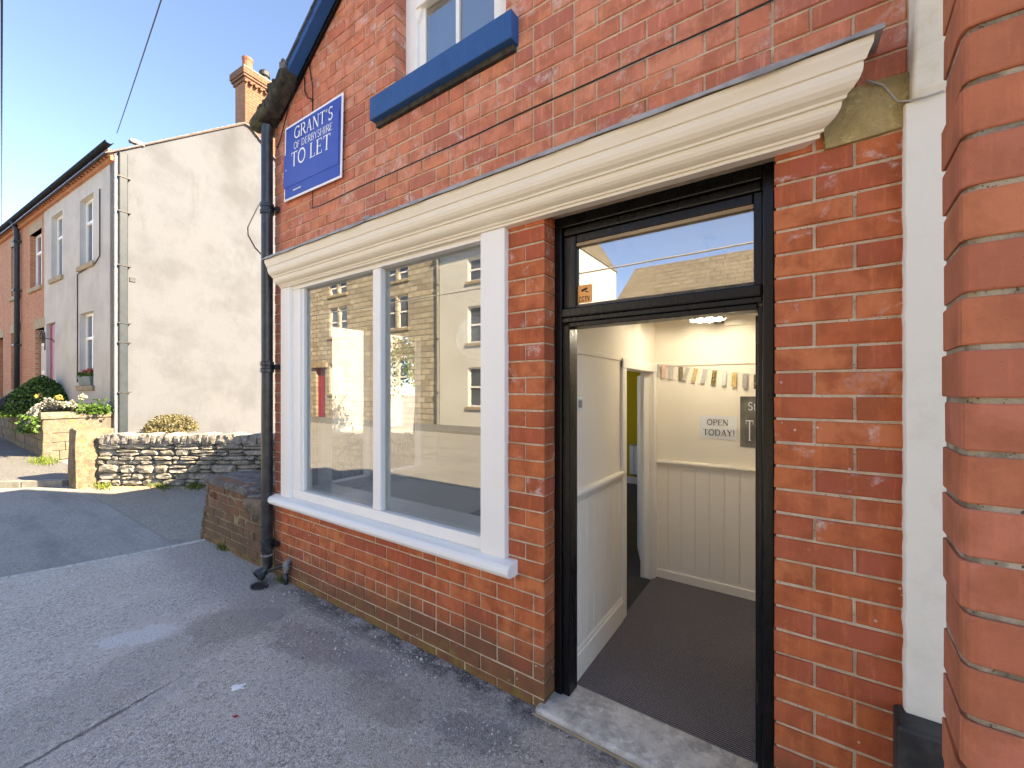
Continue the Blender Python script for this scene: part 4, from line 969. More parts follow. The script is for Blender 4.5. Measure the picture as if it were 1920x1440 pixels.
# stone corbel above the strip: curved bracket, deepening upwards
pf = [(.02, 2.575), (-.035, 2.575), (-.046, 2.60), (-.052, 2.66), (-.062, 2.72), (-.080, 2.79), (-.105, 2.87), (-.135, 2.95), (-.165, 3.03), (-.185, 3.12), (-.19, 3.5), (.02, 3.5)]
mb = MB(); rings = []
for x, s_ in ((.300, .90), (.306, 1.0), (.50, 1.0)): rings.append([(x, y * (s_ if y < 0 else 1), z) for y, z in pf])
mb.loft(rings); mb.build('corbel', 'corbel_paint', nb, bevel=.006)
pl = MB(); pl.prism([(.262, .01, -.05), (.252, -.118, -.05), (.52, -.118, -.05), (.52, .01, -.05)], (0, 0, .665)); pl.build('plinth', 'plinth', nb, bevel=.012)
MB().prism([(.240, -.70, -.05), (.2335, -.815, -.05), (.237, -.836, -.05), (.250, -.8445, -.05), (.46, -.8435, -.05), (.46, -.70, -.05)], (0, 0, 3.3)).build('pier_core', 'mortar_bay', nb)
pier = WL and bpy.data.objects['pier_core']
meshes = []
for v in range(5):
    pts = [(.236, -.698)]
    pts += [(.2285 + R.uniform(-.001, .001), -.815)]
    for a in range(180, 271, 18): pts.append((.2445 + .016 * math.cos(math.radians(a)) + R.uniform(-.001, .001), -.833 + .0165 * math.sin(math.radians(a)) + R.uniform(-.0015, .0015)))
    pts += [(.30, -.8495), (.462 if v % 2 == 0 else .345, -.850), (.462 if v % 2 == 0 else .345, -.698)]
    H = .0785; b = .0025; mb = MB()
    cx = sum(p[0] for p in pts) / len(pts); cy = sum(p[1] for p in pts) / len(pts)
    ins = [(p[0] + (.34 - p[0]) * .010, p[1] + (-.75 - p[1]) * .018) for p in pts]
    mb.loft([[(x, y, 0) for x, y in ins], [(x, y, b) for x, y in pts], [(x, y, H - b) for x, y in pts], [(x, y, H) for x, y in ins]])
    me = bpy.data.meshes.new('brick'); me.from_pydata([(p[0] - .23, p[1] + .85, p[2] - H / 2) for p in mb.v], [], mb.f); me.update(); me.materials.append(M['brick_bay']); meshes.append(me)
zb = 1.457 - 17 * .0885
for k in range(37):
    me = meshes[(k % 2) + 2 * R.randrange(2)]
    inst('brick', me, (.23 + R.uniform(-.0025, .0025), -.85 + R.uniform(-.002, .002), zb + (k + .5) * .0885), pier, (R.gauss(0, .004), R.gauss(0, .004), R.gauss(0, .008)))
    if k % 2: inst('brick', brick_mesh(.11, .077, .10, 'brick_bay'), (.41, -.85, zb + (k + .5) * .0885), pier)
MB().box(.20, .50, -.88, -.66, 3.25, 3.33).build('pier_cap', 'coping', nb, bevel=.01)
MB().prism([(.32, .03, -.05), (16, .03, -.05), (16, 7, -.05), (.32, 7, -.05)], (0, 0, 6.4)).build('body', 'far_brick', nb)
MB().prism([(.30, -.05, 6.4), (.30, 7.2, 6.4), (.30, 3.5, 7.6)], (15.8, 0, 0)).build('roof', 'slate', nb)

# ------------------------------------------------------------------ low brick wall with coping slab, left of the drainpipe
lw = thing('low_brick_wall', 'low weathered brick wall end with dark stone coping beside the lane', 'wall', (-4.7, .2, 0))
MB().prism([(-5.515, .004, -.05), (-4.40, .004, -.05), (-4.40, .004, .64), (-5.315, .004, .64)], (0, .36, 0)).build('core', 'mortar_moss', lw)
MB().prism([(-4.40, .006, -.05), (-3.90, .006, -.05), (-3.90, .006, .47), (-4.40, .006, .40)], (0, .30, 0)).build('core', 'mortar_moss', lw)
lwc = bpy.data.objects['core']
zc = [-.04 + i * .0855 for i in range(9)]
for k, z in enumerate(zc):
    x_l = -5.52 + .205 * max(0, min(1, (z + .04) / .69)) + .012; x_r = -3.915 if z < .36 else (-4.03 if z < .44 else -4.42)
    x = x_l
    row_soldier = (k == 7)
    while x < x_r - .03:
        L = (.078 if row_soldier else (.232 if (k % 3) else .118)) + R.uniform(-.012, .012)
        if x == x_l and k % 2 and not row_soldier: L = .115
        e = min(x + L, x_r)
        if x_r - e < .05: e = x_r
        h = .0755 if z < .58 else .05
        if row_soldier: h = .062
        me = brick_mesh(max(.03, e - x - .011), h, .10, 'brick_dark')
        inst('brick', me, ((x + e) / 2, R.uniform(-.007, .003), z + .043), lwc, (R.gauss(0, .012), R.gauss(0, .008), R.gauss(0, .012)))
        x = e
# stone facing of the battered left end
for k in range(5):
    z = -.03 + k * .135; xo = -5.53 + .205 * z / .69
    rough_block(xo + .035, .17, z + .066, .07, .36, .128, 3, .06, k * 1.7).build('end_stone', 'rubble_dark', lw)
mb = rough_block(0, 0, 0, 1, 1, 1, 6, .035, 4.4)
sb = MB(); sb.prism([(-5.40, -.025, .635), (-4.375, -.030, .635), (-4.15, .62, .635), (-5.10, .60, .635), (-5.40, .34, .635)], (0, 0, .075)); sb.build('coping_stone', 'slab', lw, bevel=.018)
rough_block(-4.20, .10, .56, .34, .26, .14, 5, .2, 1.3, .2).build('rubble_stone', 'rubble_dark', lw)
rough_block(-4.27, .03, .50, .20, .10, .17, 5, .2, 6.3, -.3).build('rubble_stone', 'rubble_dark', lw)
rough_block(-4.02, .06, .50, .22, .16, .20, 5, .2, 9.3, .1).build('rubble_stone', 'rubble_dark', lw)
rough_block(-4.32, .10, .615, .20, .20, .06, 4, .2, 7.7, .1).build('rubble_stone', 'kerb', lw)
MB().box(-4.45, -3.88, .30, .60, -.05, .55).build('core', 'wall_core', lw)
t0 = thing('iron_fixing', 'small rusty square iron plate on the low brick wall', 'bracket', (-5.2, 0, .50))
for a in ((-5.225, -5.213, .495, .56), (-5.165, -5.153, .495, .56), (-5.213, -5.165, .548, .56), (-5.213, -5.165, .495, .507)): MB().box(a[0], a[1], -.022, .004, a[2], a[3]).build('bar', 'terracotta', t0)

# ------------------------------------------------------------------ dry stone wall with gate pillar
dw_ = thing('stone_wall', 'dry stone limestone wall with upright coping stones across the lane', 'wall', (-8.5, .7, 0))
A = Vector((-10.02, -.01)); Bv = Vector((-10.02 + .825, -.01 + .565)); ud = (Bv - A).normalized(); nd = Vector((ud.y, -ud.x)); Lw = 5.8
frS = ((A.x, A.y), (ud.x, ud.y), (-nd.x, -nd.y))
core = MB(); core.fb(frS, 0, Lw, .05, .30, -.05, .72); core = core.build('core', 'wall_core', dw_)
def stone_mesh(mb, s0, s1, z0, z1, d=.07, mat='limestone'):
    cs, cz = (s0 + s1) / 2, (z0 + z1) / 2; l, h = (s1 - s0) / 2, (z1 - z0) / 2; j = lambda a: R.uniform(-a, a)
    pts = [(-l, -h * R.uniform(.3, .8)), (-l * R.uniform(.5, .9), -h), (l * R.uniform(.5, .9), -h), (l, -h * R.uniform(.2, .8)), (l, h * R.uniform(.2, .8)), (l * R.uniform(.5, .9), h), (-l * R.uniform(.4, .9), h), (-l, h * R.uniform(.3, .8))]
    pts = [(a + j(.006), b + j(.005)) for a, b in pts]
    W_ = lambda s, n, z: (A.x + ud.x * s + nd.x * n, A.y + ud.y * s + nd.y * n, z)
    back = [W_(cs + a, -.12, cz + b) for a, b in pts]; mid = [W_(cs + a, d * .45 + j(.006) - .05, cz + b) for a, b in pts]; fr = [W_(cs + a * .80, d - .05 + j(.014), cz + b * .74) for a, b in pts]
    mb.loft([back, mid, fr], True, False); b0 = len(mb.v); mb.v.append(W_(cs + j(l * .3), d - .045 + j(.012), cz + j(h * .3))); n = 8
    for i in range(8): mb.f.append((b0, b0 - 8 + i, b0 - 8 + (i + 1) % 8))
    return mb
z = .0; row = 0
while z < .70:
    h = R.choice([.075, .09, .11, .13, .15]) if row else .11
    if z + h > .73: h = .745 - z
    s = R.uniform(-.06, 0)
    while s < Lw:
        l = R.uniform(.13, .42) * (1.15 if h > .09 else 1)
        e = s + l
        if h > .10 and R.random() < .3:
            k_ = R.uniform(.4, .6); stone_mesh(MB(), max(.0, s), e - .010, z + .004, z + h * k_ - .004).build('stone', 'limestone', core); stone_mesh(MB(), max(.0, s), e - .012, z + h * k_ + .003, z + h - .003).build('stone', 'limestone', core)
        else: stone_mesh(MB(), max(.0, s), e - .010, z + .003 + R.uniform(-.008, .008), z + h - .005 + R.uniform(-.006, .008), R.uniform(.055, .085)).build('stone', 'limestone', core)
        s = e
    z += h; row += 1
s = .01
while s < Lw:
    w = R.uniform(.10, .19); h = R.uniform(.12, .165); c = A + ud * (s + w / 2) + nd * -.13
    rough_block(c.x, c.y, .74 + h / 2, w * .98, .34, h * 1.08, 3, .16, R.uniform(0, 50), math.atan2(ud.y, ud.x) + R.gauss(0, .05)).build('coping_stone', 'coping', core); s += w
# gate pillar: one squared block of gritstone
tag(rough_block(-10.28, -.05, .48, .46, .50, 1.04, 9, .06, 12.2, .04).build('gate_pillar', 'pillar'), 'squared pinkish gritstone gate pillar at the end of the stone wall', 'pillar')

# ------------------------------------------------------------------ raised planter in front of the cottages
pw = thing('garden_wall', 'sandstone retaining wall of the raised front garden', 'wall', (-14.6, .4, 0))
Cc = (-14.543, 1.117); U_ = (-.997, -.077); V_ = (-.077, .997)
pc = (-14.56, -.11)
frE = (pc, V_, (.997, .077))
z = 0.
for h, L in ((.22, .30), (.20, .36), (.22, .42), (.345, 1.26)):
    s = 0.0
    while s < 1.24:
        e = min(1.26, s + L * R.uniform(.85, 1.2))
        if 1.26 - e < .1: e = 1.26
        MB().fb(frE, s + .004, e - .004, -.14, R.uniform(-.006, .006), z + .004, z + h - .004).build('stone', 'gritstone', pw, bevel=.010); s = e
    z += h
MB().fb(frE, -.04, 1.27, -.36, .04, .985, 1.05).build('coping_stone', 'gritstone', pw, bevel=.012)
mb = MB(); mb.loft([[(*(pc[0] + V_[0] * s + .997 * n, pc[1] + V_[1] * s + .077 * n), z) for s, n, z in ((a, .04, 1.05), (b, .04, 1.05), (b - .08, -.08, 1.14), (a + .08, -.08, 1.14), (a, -.36, 1.05))] for a, b in ((-.04, 1.27),)] * 1 + [], True, True) if 0 else mb.prism([(pc[0] + .04 * .997 + V_[0] * -.04, pc[1] - .04, 1.05), (pc[0] - .08, pc[1] - .02, 1.14), (pc[0] - .34, pc[1] - .02, 1.14), (pc[0] - .36, pc[1] - .04, 1.05)], (V_[0] * 1.27, V_[1] * 1.27, 0))
mb.build('coping_stone', 'gritstone', pw, bevel=.008)
frT = (pc, (-1, -.008), (0, -1)); z = 0.
for h in (.24, .24, .24, .22):
    s = .0
    while s < 10:
        e = s + R.uniform(.35, .75)
        MB().fb(frT, s + .006, e - .006, -.15, R.uniform(-.012, .012), z + .004, z + h - .005).build('stone', 'gritstone', pw, bevel=.012); s = e
    z += h
MB().prism([(-14.70, .02, .6), (-26, -.05, .6), (-26, 1.6, .6), (-14.6, 1.3, .6)], (0, 0, .36)).build('soil', 'wall_core', pw)

# ------------------------------------------------------------------ cottages
def hwindow(parent, fr, s0, s1, z0, z1, rec=.16, sill=True, mat='window_paint', cross=True, sill_mat='stone_trim', sash=False):
    w = MB(); b = .07
    w.fb(fr, s0, s0 + b, -rec - .06, -rec, z0, z1); w.fb(fr, s1 - b, s1, -rec - .06, -rec, z0, z1); w.fb(fr, s0 + b, s1 - b, -rec - .06, -rec, z0, z0 + b); w.fb(fr, s0 + b, s1 - b, -rec - .06, -rec, z1 - b, z1)
    if cross:
        zm = z0 + (z1 - z0) * (.5 if sash else .66); w.fb(fr, s0 + b, s1 - b, -rec - .055, -rec + .008, zm - .04, zm + .04)
        if not sash: sm = (s0 + s1) / 2; w.fb(fr, sm - .035, sm + .035, -rec - .055, -rec + .004, z0 + b, z1 - b)
    f = w.build('window', mat, parent)
    MB().fb(fr, s0 + b, s1 - b, -rec - .045, -rec - .035, z0 + b, z1 - b).build('pane', 'dark_glass', f)
    if sill: MB().fb(fr, s0 - .10, s1 + .10, -rec, .06, z0 - .14, z0).build('sill', sill_mat, f, bevel=.01)
    return f
frF = (Cc, U_, (.077, -.997)); frG = (Cc, V_, (.997, .077))
EZ = 7.80
wc = thing('rendered_cottage', 'pale rendered end cottage with blank gable and brick chimney', 'house', (-16, 3, 0))
opsA = [(1.50, 2.62, 5.24, 7.16), (4.20, 5.33, 5.24, 7.26), (1.50, 2.64, 1.80, 3.88), (4.93, 5.88, 1.0, 3.85)]
mb = MB(); wall_cells(mb, frF, 0.0, 6.10, -.30, 0., .0, EZ, opsA); mb.build('front_wall', 'render_grey', wc)
def gp(s, n, z): return (Cc[0] + V_[0] * s + .997 * n, Cc[1] + V_[1] * s + .077 * n, z)
MB().prism([gp(.0, .012, 0), gp(6.4, .012, 0), gp(6.4, .012, EZ), gp(3.2, .012, 10.34), gp(.0, .012, EZ)], (-.997 * .30, -.077 * .30, 0)).build('gable_wall', 'render', wc)
MB().fb(frF, .3, 12.3, -6.4, -6.1, 0, EZ).build('rear_wall', 'render_grey', wc)
for i, o in enumerate(opsA[:3]): hwindow(wc, frF, *o, rec=.13)
d = MB().fb(frF, 4.95, 5.86, -.17, -.09, 1.35, 3.82).build('door', 'red_door', wc)
MB().fb(frF, 4.93, 5.88, -.30, .10, .95, 1.35).build('doorstep', 'stone_trim', wc)
MB().fb(frF, 5.02, 5.06, -.09, -.06, 2.5, 2.62).build('handle', 'steel', d)
# roof with visible tile ends along the rake
mb = MB(); sl_ = (10.34 - EZ) / 3.2
for k in range(22):
    a, b = -.22 + 3.45 * k / 22, -.22 + 3.45 * (k + 1) / 22 + .05
    for (p, q) in ((a, b), (6.4 - a, 6.4 - b)):
        za = EZ + min(p, 6.4 - p) * sl_ + .045; zb_ = EZ + min(q, 6.4 - q) * sl_ + .02
        mb.prism([gp(p, .085, za), gp(q, .085, zb_), gp(q, .085, zb_ + .028), gp(p, .085, za + .028)], (-.997 * 6.2, -.077 * 6.2, 0))
mb.build('roof', 'terracotta' if 0 else 'slate', wc)
mb = MB(); mb.prism([gp(-.1, .075, EZ - .06), gp(3.2, .075, EZ + 3.2 * sl_ - .015), gp(3.2, .075, EZ + 3.2 * sl_ + .045), gp(-.1, .075, EZ + .00)], (-.06, 0, 0)); mb.build('verge', 'verge_tile', wc)
rough_block(gp(.45, 0, 0)[0], gp(.45, 0, 0)[1], 8.30, .14, .30, .10, 4, .3, 3.3).build('verge_mortar', 'coping', wc)
# brick eaves dentils and long gutter
def eaves(parent, s0, s1):
    mb = MB(); mb.fb(frF, s0, s1, 0.0, .07, EZ - .20, EZ - .10); mb.fb(frF, s0, s1, 0.0, .12, EZ - .03, EZ + .06); mb.build('corbel_course', 'far_brick', parent)
    s = s0 + .02
    while s < s1: MB().fb(frF, s, s + .12, 0.0, .12, EZ - .10, EZ - .03).build('dentil', 'far_brick', parent); s += .24
    mb = MB(); rings = []
    for s in (s0 - (.35 if s0 == 0 else 0), s1):
        c = (Cc[0] + U_[0] * s + .077 * .19, Cc[1] + U_[1] * s - .997 * .19)
        rings.append([(c[0] + .077 * .085 * math.cos(a), c[1] - .997 * .085 * math.cos(a), EZ + .10 + .062 * math.sin(a)) for a in [math.pi + math.pi * i / 6 for i in range(7)]] + [(c[0] + .077 * .07 * math.cos(a), c[1] - .997 * .07 * math.cos(a), EZ + .10 + .05 * math.sin(a)) for a in [2 * math.pi - math.pi * i / 6 for i in range(7)]])
    mb.loft(rings); mb.build('gutter', 'iron_matt', parent)
eaves(wc, 0, 6.1)
# corner downpipe on the gable side, with clips
mb = MB(); p = gp(.13, .075, 0); mb.fb(frG, .06, .24, .015, .13, .55, 7.85); mb.build('downpipe', 'pipe_blue', wc, bevel=.02)
for z in (7.2, 6.3, 4.9, 3.4, 2.9, 1.6): MB().fb(frG, .04, .30, .012, .145, z, z + .03).build('clip', 'iron', wc)
MB().fb(frG, .0, .055, .012, .055, .55, 7.75).build('corner_bead', 'white', wc, bevel=.02)
# chimney flush with the gable
ch = MB(); ch.prism([gp(3.20, .018, 10.30), gp(4.42, .018, 9.33), gp(4.42, .018, 11.75), gp(3.20, .018, 11.75)], (-.997 * .62, -.077 * .62, 0)); chm = ch.build('chimney', 'chimney_brick', wc)
MB().fb(frG, 3.192, 3.199, -.600, .014, 9.6, 11.75).build('side_facing', 'chimney_side', chm)
for a, z in ((.05, 11.75), (.09, 11.85), (.12, 11.93)): MB().fb(frG, 3.20 - a, 4.42 + a, -.62 - a, .015 + a, z, z + (.10 if a < .1 else .20)).build('oversail', 'chimney_brick', chm)
s = 3.13
while s < 4.5: MB().fb(frG, s, s + .08, .03, .13, 11.66, 11.75).build('dentil', 'chimney_brick', chm); s += .16
MB().fb(frG, 3.10, 4.52, -.72, .115, 12.13, 12.18).build('flaunching', 'kerb', chm)
p = gp(3.42, -.30, 0); MB().lathe(p[0], p[1], [(.17, 12.15), (.16, 12.2), (.145, 12.6), (.165, 12.65), (.165, 12.72), (.12, 12.73)], 14).build('chimney_pot', 'terracotta', chm, smooth=False)
p = gp(3.98, -.30, 0); MB().lathe(p[0], p[1], [(.16, 12.15), (.14, 12.4), (.12, 12.41), (.12, 12.48), (.17, 12.49), (.17, 12.62), (.13, 12.66), (.10, 12.70)], 14).build('cowl', 'iron', chm)
MB().prism([gp(6.42, .0, 0), gp(10.2, .0, 0), gp(10.2, .0, 5.6), gp(6.42, .0, 5.6)], (-.997 * 4, -.077 * 4, 0)).build('rear_wing', 'white_render', wc)
# vent, spall and wall cable on the gable
t0 = tag(MB().fb(frG, .30, .42, .013, .035, 4.55, 4.66).build('vent', 'iron', wc), None, None)
mb = MB(); q = [gp(3.97, .02, 8.6), gp(3.55, .03, 7.7), gp(3.27, .03, 7.0), gp(3.28, .03, 6.75), gp(3.5, .03, 6.4), gp(3.75, .03, 6.2), gp(4.2, .03, 6.0)]
mb.tube(q, .014, 6); tag(mb.build('gable_cable', 'cable', smooth=True), 'loose black cable looping down the pale cottage gable', 'cable')
# wires on the grey front
mb = MB(); fq = lambda s, z, n=.02: (Cc[0] + U_[0] * s + .077 * n, Cc[1] + U_[1] * s - .997 * n, z)
mb.tube([fq(.95, 7.1), fq(.95, 5.3), fq(1.3, 5.15), fq(2.75, 5.05), fq(2.75, 1.9)], .013, 5); tag(mb.build('front_cable', 'cable', smooth=True), 'dark cable running down the grey cottage front', 'cable')

rc = thing('brick_cottage', 'red brick terraced cottage with stone lintels at the far left', 'house', (-23, 2, 0))
opsB = [(6.46, 7.86, 5.22, 7.15), (9.24, 10.48, 5.22, 7.18), (6.14, 7.22, 1.0, 3.78), (9.24, 10.48, 1.7, 3.86), (11.75, 12.8, 1.0, 3.8), (12.6, 13.8, 5.22, 7.15)]
mb = MB(); wall_cells(mb, frF, 6.10, 24, -.30, -.012, 0, EZ, opsB); mb.build('front_wall', 'far_brick', rc)
for o in (opsB[0], opsB[1], opsB[3], opsB[5]): hwindow(rc, frF, *o, rec=.15, sash=False)
for o in opsB:
    MB().fb(frF, o[0] - .12, o[1] + .12, -.25, .004, o[3], o[3] + .32).build('lintel', 'stone_trim', rc, bevel=.01)
d = MB().fb(frF, 6.20, 7.16, -.22, -.14, 1.3, 3.30).build('door', 'white', rc); MB().fb(frF, 6.22, 7.14, -.30, -.215, 3.36, 3.74).build('fanlight', 'dark_glass', rc)
for (a, b, z0_, z1_) in ((6.30, 6.62, 1.5, 2.2), (6.74, 7.06, 1.5, 2.2), (6.30, 6.62, 2.35, 3.2), (6.74, 7.06, 2.35, 3.2)): MB().fb(frF, a, b, -.14, -.13, z0_, z1_).build('door_panel', 'curtain', d, bevel=.01)
MB().fb(frF, 6.14, 6.20, -.30, -.16, 1.3, 3.78).build('door_frame', 'soffit', rc); MB().fb(frF, 7.16, 7.22, -.30, -.16, 1.3, 3.78).build('door_frame', 'soffit', rc)
d = MB().fb(frF, 11.8, 12.75, -.28, -.20, 1.3, 3.75).build('door', 'soffit', rc)
eaves(rc, 6.1, 24)
mb = MB()
for k in range(22):
    a, b = -.22 + 3.45 * k / 22, -.22 + 3.45 * (k + 1) / 22 + .05
    for (p, q) in ((a, b), (6.4 - a, 6.4 - b)):
        za = EZ + min(p, 6.4 - p) * sl_ + .045; zb_ = EZ + min(q, 6.4 - q) * sl_ + .02
        P0 = [gp(p, -6.12, za), gp(q, -6.12, zb_), gp(q, -6.12, zb_ + .028), gp(p, -6.12, za + .028)]
        mb.prism(P0, (-.997 * 18, -.077 * 18, 0))
mb.build('roof', 'slate', rc)
t0 = thing('far_downpipe', 'dark green grey downpipe on the brick cottage front', 'drainpipe', fq(9.05, 0, .1))
mb = MB(); mb.tube([fq(9.05, 7.85, .2), fq(9.05, 7.6, .10), fq(9.05, 7.3, .09), fq(9.05, 1.2, .09)], .075, 10); mb.build('pipe', 'pipe_blue', t0, smooth=True)
for z in (7.1, 5.3, 3.3): MB().fb(frF, 8.92, 9.18, .0, .19, z, z + .06).build('collar', 'iron', t0)
# hanging basket bracket and window box
t0 = tag(MB().tube([fq(5.0, 3.2, .0), fq(5.0, 3.3, .05)] + [fq(5.0 - .0 - .28 + .28 * math.cos(a) * 1, 3.30 + .22 * math.sin(a), .32) for a in [math.pi * i / 8 for i in range(9)]] + [fq(4.44, 2.9, .32)], .016, 6).build('hanging_bracket', 'iron'), 'curved black iron bracket beside the red door', 'bracket')
fb_ = thing('window_box', 'grey green window box with red flowers on the lower sill', 'planter', fq(2.05, 1.8, -.05))
mb = MB(); mb.loft([[fq(1.62 + i_, z, n) for i_, n in ((0 + o_, -.20 + o_), (1.0 - o_, -.20 + o_), (1.0 - o_, .06 - o_), (0 + o_, .06 - o_))] for z, o_ in ((1.81, .04), (2.06, 0))]); mb.build('box', 'planter_box', fb_)
def leaves(mb, n, fpos, size, up=.3):
    for _ in range(n):
        p = Vector(fpos()); d = Vector((R.gauss(0, 1), R.gauss(0, 1), R.gauss(up, 1))).normalized(); e = d.cross(Vector((R.gauss(0, 1), R.gauss(0, 1), R.gauss(0, 1)))).normalized()
        l = size * R.uniform(.6, 1.3); w = l * .32
        mb.add([p - d * l / 2, p + e * w, p + d * l / 2, p - e * w], [(0, 1, 2, 3)])
    return mb
mb = MB(); leaves(mb, 220, lambda: fq(R.uniform(1.62, 2.62), 2.06 + abs(R.gauss(0, .07)), R.uniform(-.18, .06)), .09); mb.build('foliage', 'green_leaf', fb_)
mb = MB(); leaves(mb, 90, lambda: fq(R.uniform(1.75, 2.2), 2.18 + abs(R.gauss(0, .05)), R.uniform(-.16, .06)), .07); mb.build('flowers', 'red_petal', fb_)

# ------------------------------------------------------------------ planting
hd = thing('clipped_shrub', 'dark green clipped cone shaped shrub in the front garden', 'shrub', (-18.9, .35, .9))
hc = Vector((-19.0, .40, .0))
def cone_pt():
    zz = 1 - math.sqrt(R.random()); a = R.uniform(0, 2 * math.pi); r = 1.62 * (1 - zz) ** .85 * (1 if R.random() < .8 else R.uniform(.6, 1)) * (1 + .06 * mnoise.noise(Vector((a * 2, zz * 4, 0))))
    return (hc.x + r * math.cos(a), hc.y + .72 * r * math.sin(a), .92 + 1.22 * zz + R.gauss(0, .015))
mb = MB(); leaves(mb, 9000, cone_pt, .075, .6); mb.build('foliage', 'hedge', hd)
MB().lathe(hc.x, hc.y, [(1.35, .93), (.95, 1.3), (.5, 1.7), (.05, 2.0)], 14).build('inner_branches', 'twig', hd)
sv_ = thing('silver_plant', 'mound of silvery white flowering plants spilling over the garden wall', 'plant', (-15.4, 0, 1.0))
def sp():
    s = R.random(); x = -14.80 - 1.5 * s; y = R.uniform(-.30, .80); e = 1 - ((y - .22) / .62) ** 2
    zz = 1.05 + .50 * max(0, e) * (.6 + .4 * mnoise.noise(Vector((x * 3.2, y * 3.2, 2)))) * (1 - .5 * s)
    if y < -.1: zz -= (-.1 - y) * 1.5
    return (x, y, zz * 1.0 + R.gauss(0, .025))
mb = MB(); leaves(mb, 6500, sp, .06, .8); mb.build('foliage', 'silver_leaf', sv_)
mb = MB(); leaves(mb, 700, lambda: (R.gauss(-15.5, .5), R.gauss(-.22, .05), R.uniform(.72, 1.05)), .09, .2); leaves(mb, 500, lambda: (R.gauss(-15.7, .25), R.gauss(-.24, .06), R.uniform(.62, .9)), .09, .2); mb.build('trailing_leaves', 'green_leaf', sv_)
for (x, y, z, m) in ((-14.95, .62, 1.50, 'pale_petal'), (-16.9, .1, 1.52, 'yellow_petal'), (-15.7, .3, 1.48, 'yellow_petal')):
    t0 = thing('garden_flower', {'pale_petal': 'tall pale cream flower at the right of the silver plants'}.get(m, 'yellow flower above the silver plants, ' + ('left one near the cone shrub' if x < -16 else 'right one by the red door')), 'flower', (x, y, 1.0))
    mb = MB(); leaves(mb, 45, lambda: (R.gauss(x, .05), R.gauss(y, .04), R.gauss(z, .035)), .075); mb.build('petals', m, t0)
    mb = MB(); mb.tube([(x, y, 1.0), (x + .01, y, z)], .008, 5); mb.build('stem', 'green_leaf', t0)
t0 = thing('garden_clump', 'dark green leafy clump in the planter corner by the downpipe', 'plant', (-14.65, .85, 1.0))
mb = MB(); leaves(mb, 900, lambda: (R.gauss(-14.75, .16), R.gauss(.82, .13), 1.08 + abs(R.gauss(0, .11))), .09, .8); mb.build('foliage', 'hedge', t0)
t0 = thing('garden_clump', 'bright green spiky leaves behind the planter coping', 'plant', (-14.8, .5, 1.0))
mb = MB()
for _ in range(60):
    x, y = R.gauss(-14.72, .07), R.gauss(.46, .07); dx, dy = R.gauss(0, .05), R.gauss(0, .05); w = .012
    mb.add([(x - w, y, 1.08), (x + w, y, 1.08), (x + dx, y + dy, 1.12 + R.uniform(.12, .28))], [(0, 1, 2)])
mb.build('leaves', 'grass', t0)
def tuft(name, label, cx, cy, z, rx, ry, h, n, mat='grass', cat='weeds'):
    mb = MB()
    for _ in range(n):
        x, y = cx + R.gauss(0, rx), cy + R.gauss(0, ry); a = R.uniform(0, 6.28); l = h * R.uniform(.5, 1.2); w = .004 + h * .05
        mb.add([(x - w * math.cos(a), y - w * math.sin(a), z), (x + w * math.cos(a), y + w * math.sin(a), z), (x + R.gauss(0, l * .5), y + R.gauss(0, l * .5), z + l)], [(0, 1, 2)])
    return tag(mb.build(name, mat, kind='stuff'), label, cat)
tuft('grass_tuft', 'bright green weeds at the foot of the garden wall corner', -13.6, -.22, .09, .35, .10, .13, 260)
tuft('grass_tuft', 'small weeds on the pavement behind the gate pillar', -11.2, -.02, .09, .22, .06, .10, 110)
tuft('grass_tuft', 'tiny weeds at the foot of the low brick wall', -4.93, -.02, .0, .05, .012, .06, 60)
tuft('grass_tuft', 'tiny weeds beside the drainpipe shoe', -3.68, -.03, .0, .035, .015, .05, 50)
for i, s_ in enumerate((.15, 1.15, 1.75)):
    c = A + ud * s_ + nd * .08
    tuft('grass_tuft', ['weeds at the foot of the stone wall next to the pillar', 'left patch of weeds along the middle of the stone wall foot', 'right patch of weeds along the stone wall foot near the low brick wall'][i], c.x, c.y, -.01, .16, .05, .10, 120)
mb = MB(); ca_ = A + ud * 1.3 + nd * .14; 
for _ in range(1400):
    s_ = R.uniform(-.1, 4.2); c = A + ud * s_ + nd * (.03 + abs(R.gauss(0, .09))); a = R.uniform(0, 6.28); l = R.uniform(.006, .02); 
    mb.add([(c.x + l * math.cos(a), c.y + l * math.sin(a), -.007), (c.x - l * math.sin(a), c.y + l * math.cos(a), -.007), (c.x - l * math.cos(a), c.y - l * math.sin(a), -.006), (c.x, c.y, -.007 + l)], [(0, 1, 3), (1, 2, 3), (2, 0, 3)])
tag(mb.build('lane_grit', 'stone_trim', kind='stuff'), 'pale grit along the foot of the stone wall', 'grit')
gs = thing('low_shrub', 'round olive shrub peeping over the stone wall', 'shrub', gp(.9, .55, .4))
def sh():
    while True:
        p = Vector((R.uniform(-1, 1), R.uniform(-1, 1), R.uniform(-.2, 1)))
        if .55 < p.length < 1: break
    c = gp(1.0 + p.x * .62, .62 + p.y * .40, .62 + p.z * .40 + .05 * mnoise.noise(p * 3)); return c
mb = MB(); leaves(mb, 3600, sh, .055, .5); mb.build('foliage', 'dry_shrub', gs)
q = gp(1.0, .62, 0); mb = MB(); mb.tube([(q[0], q[1], 0), (q[0], q[1], .7)], .05, 6); mb.build('stem', 'twig', gs)

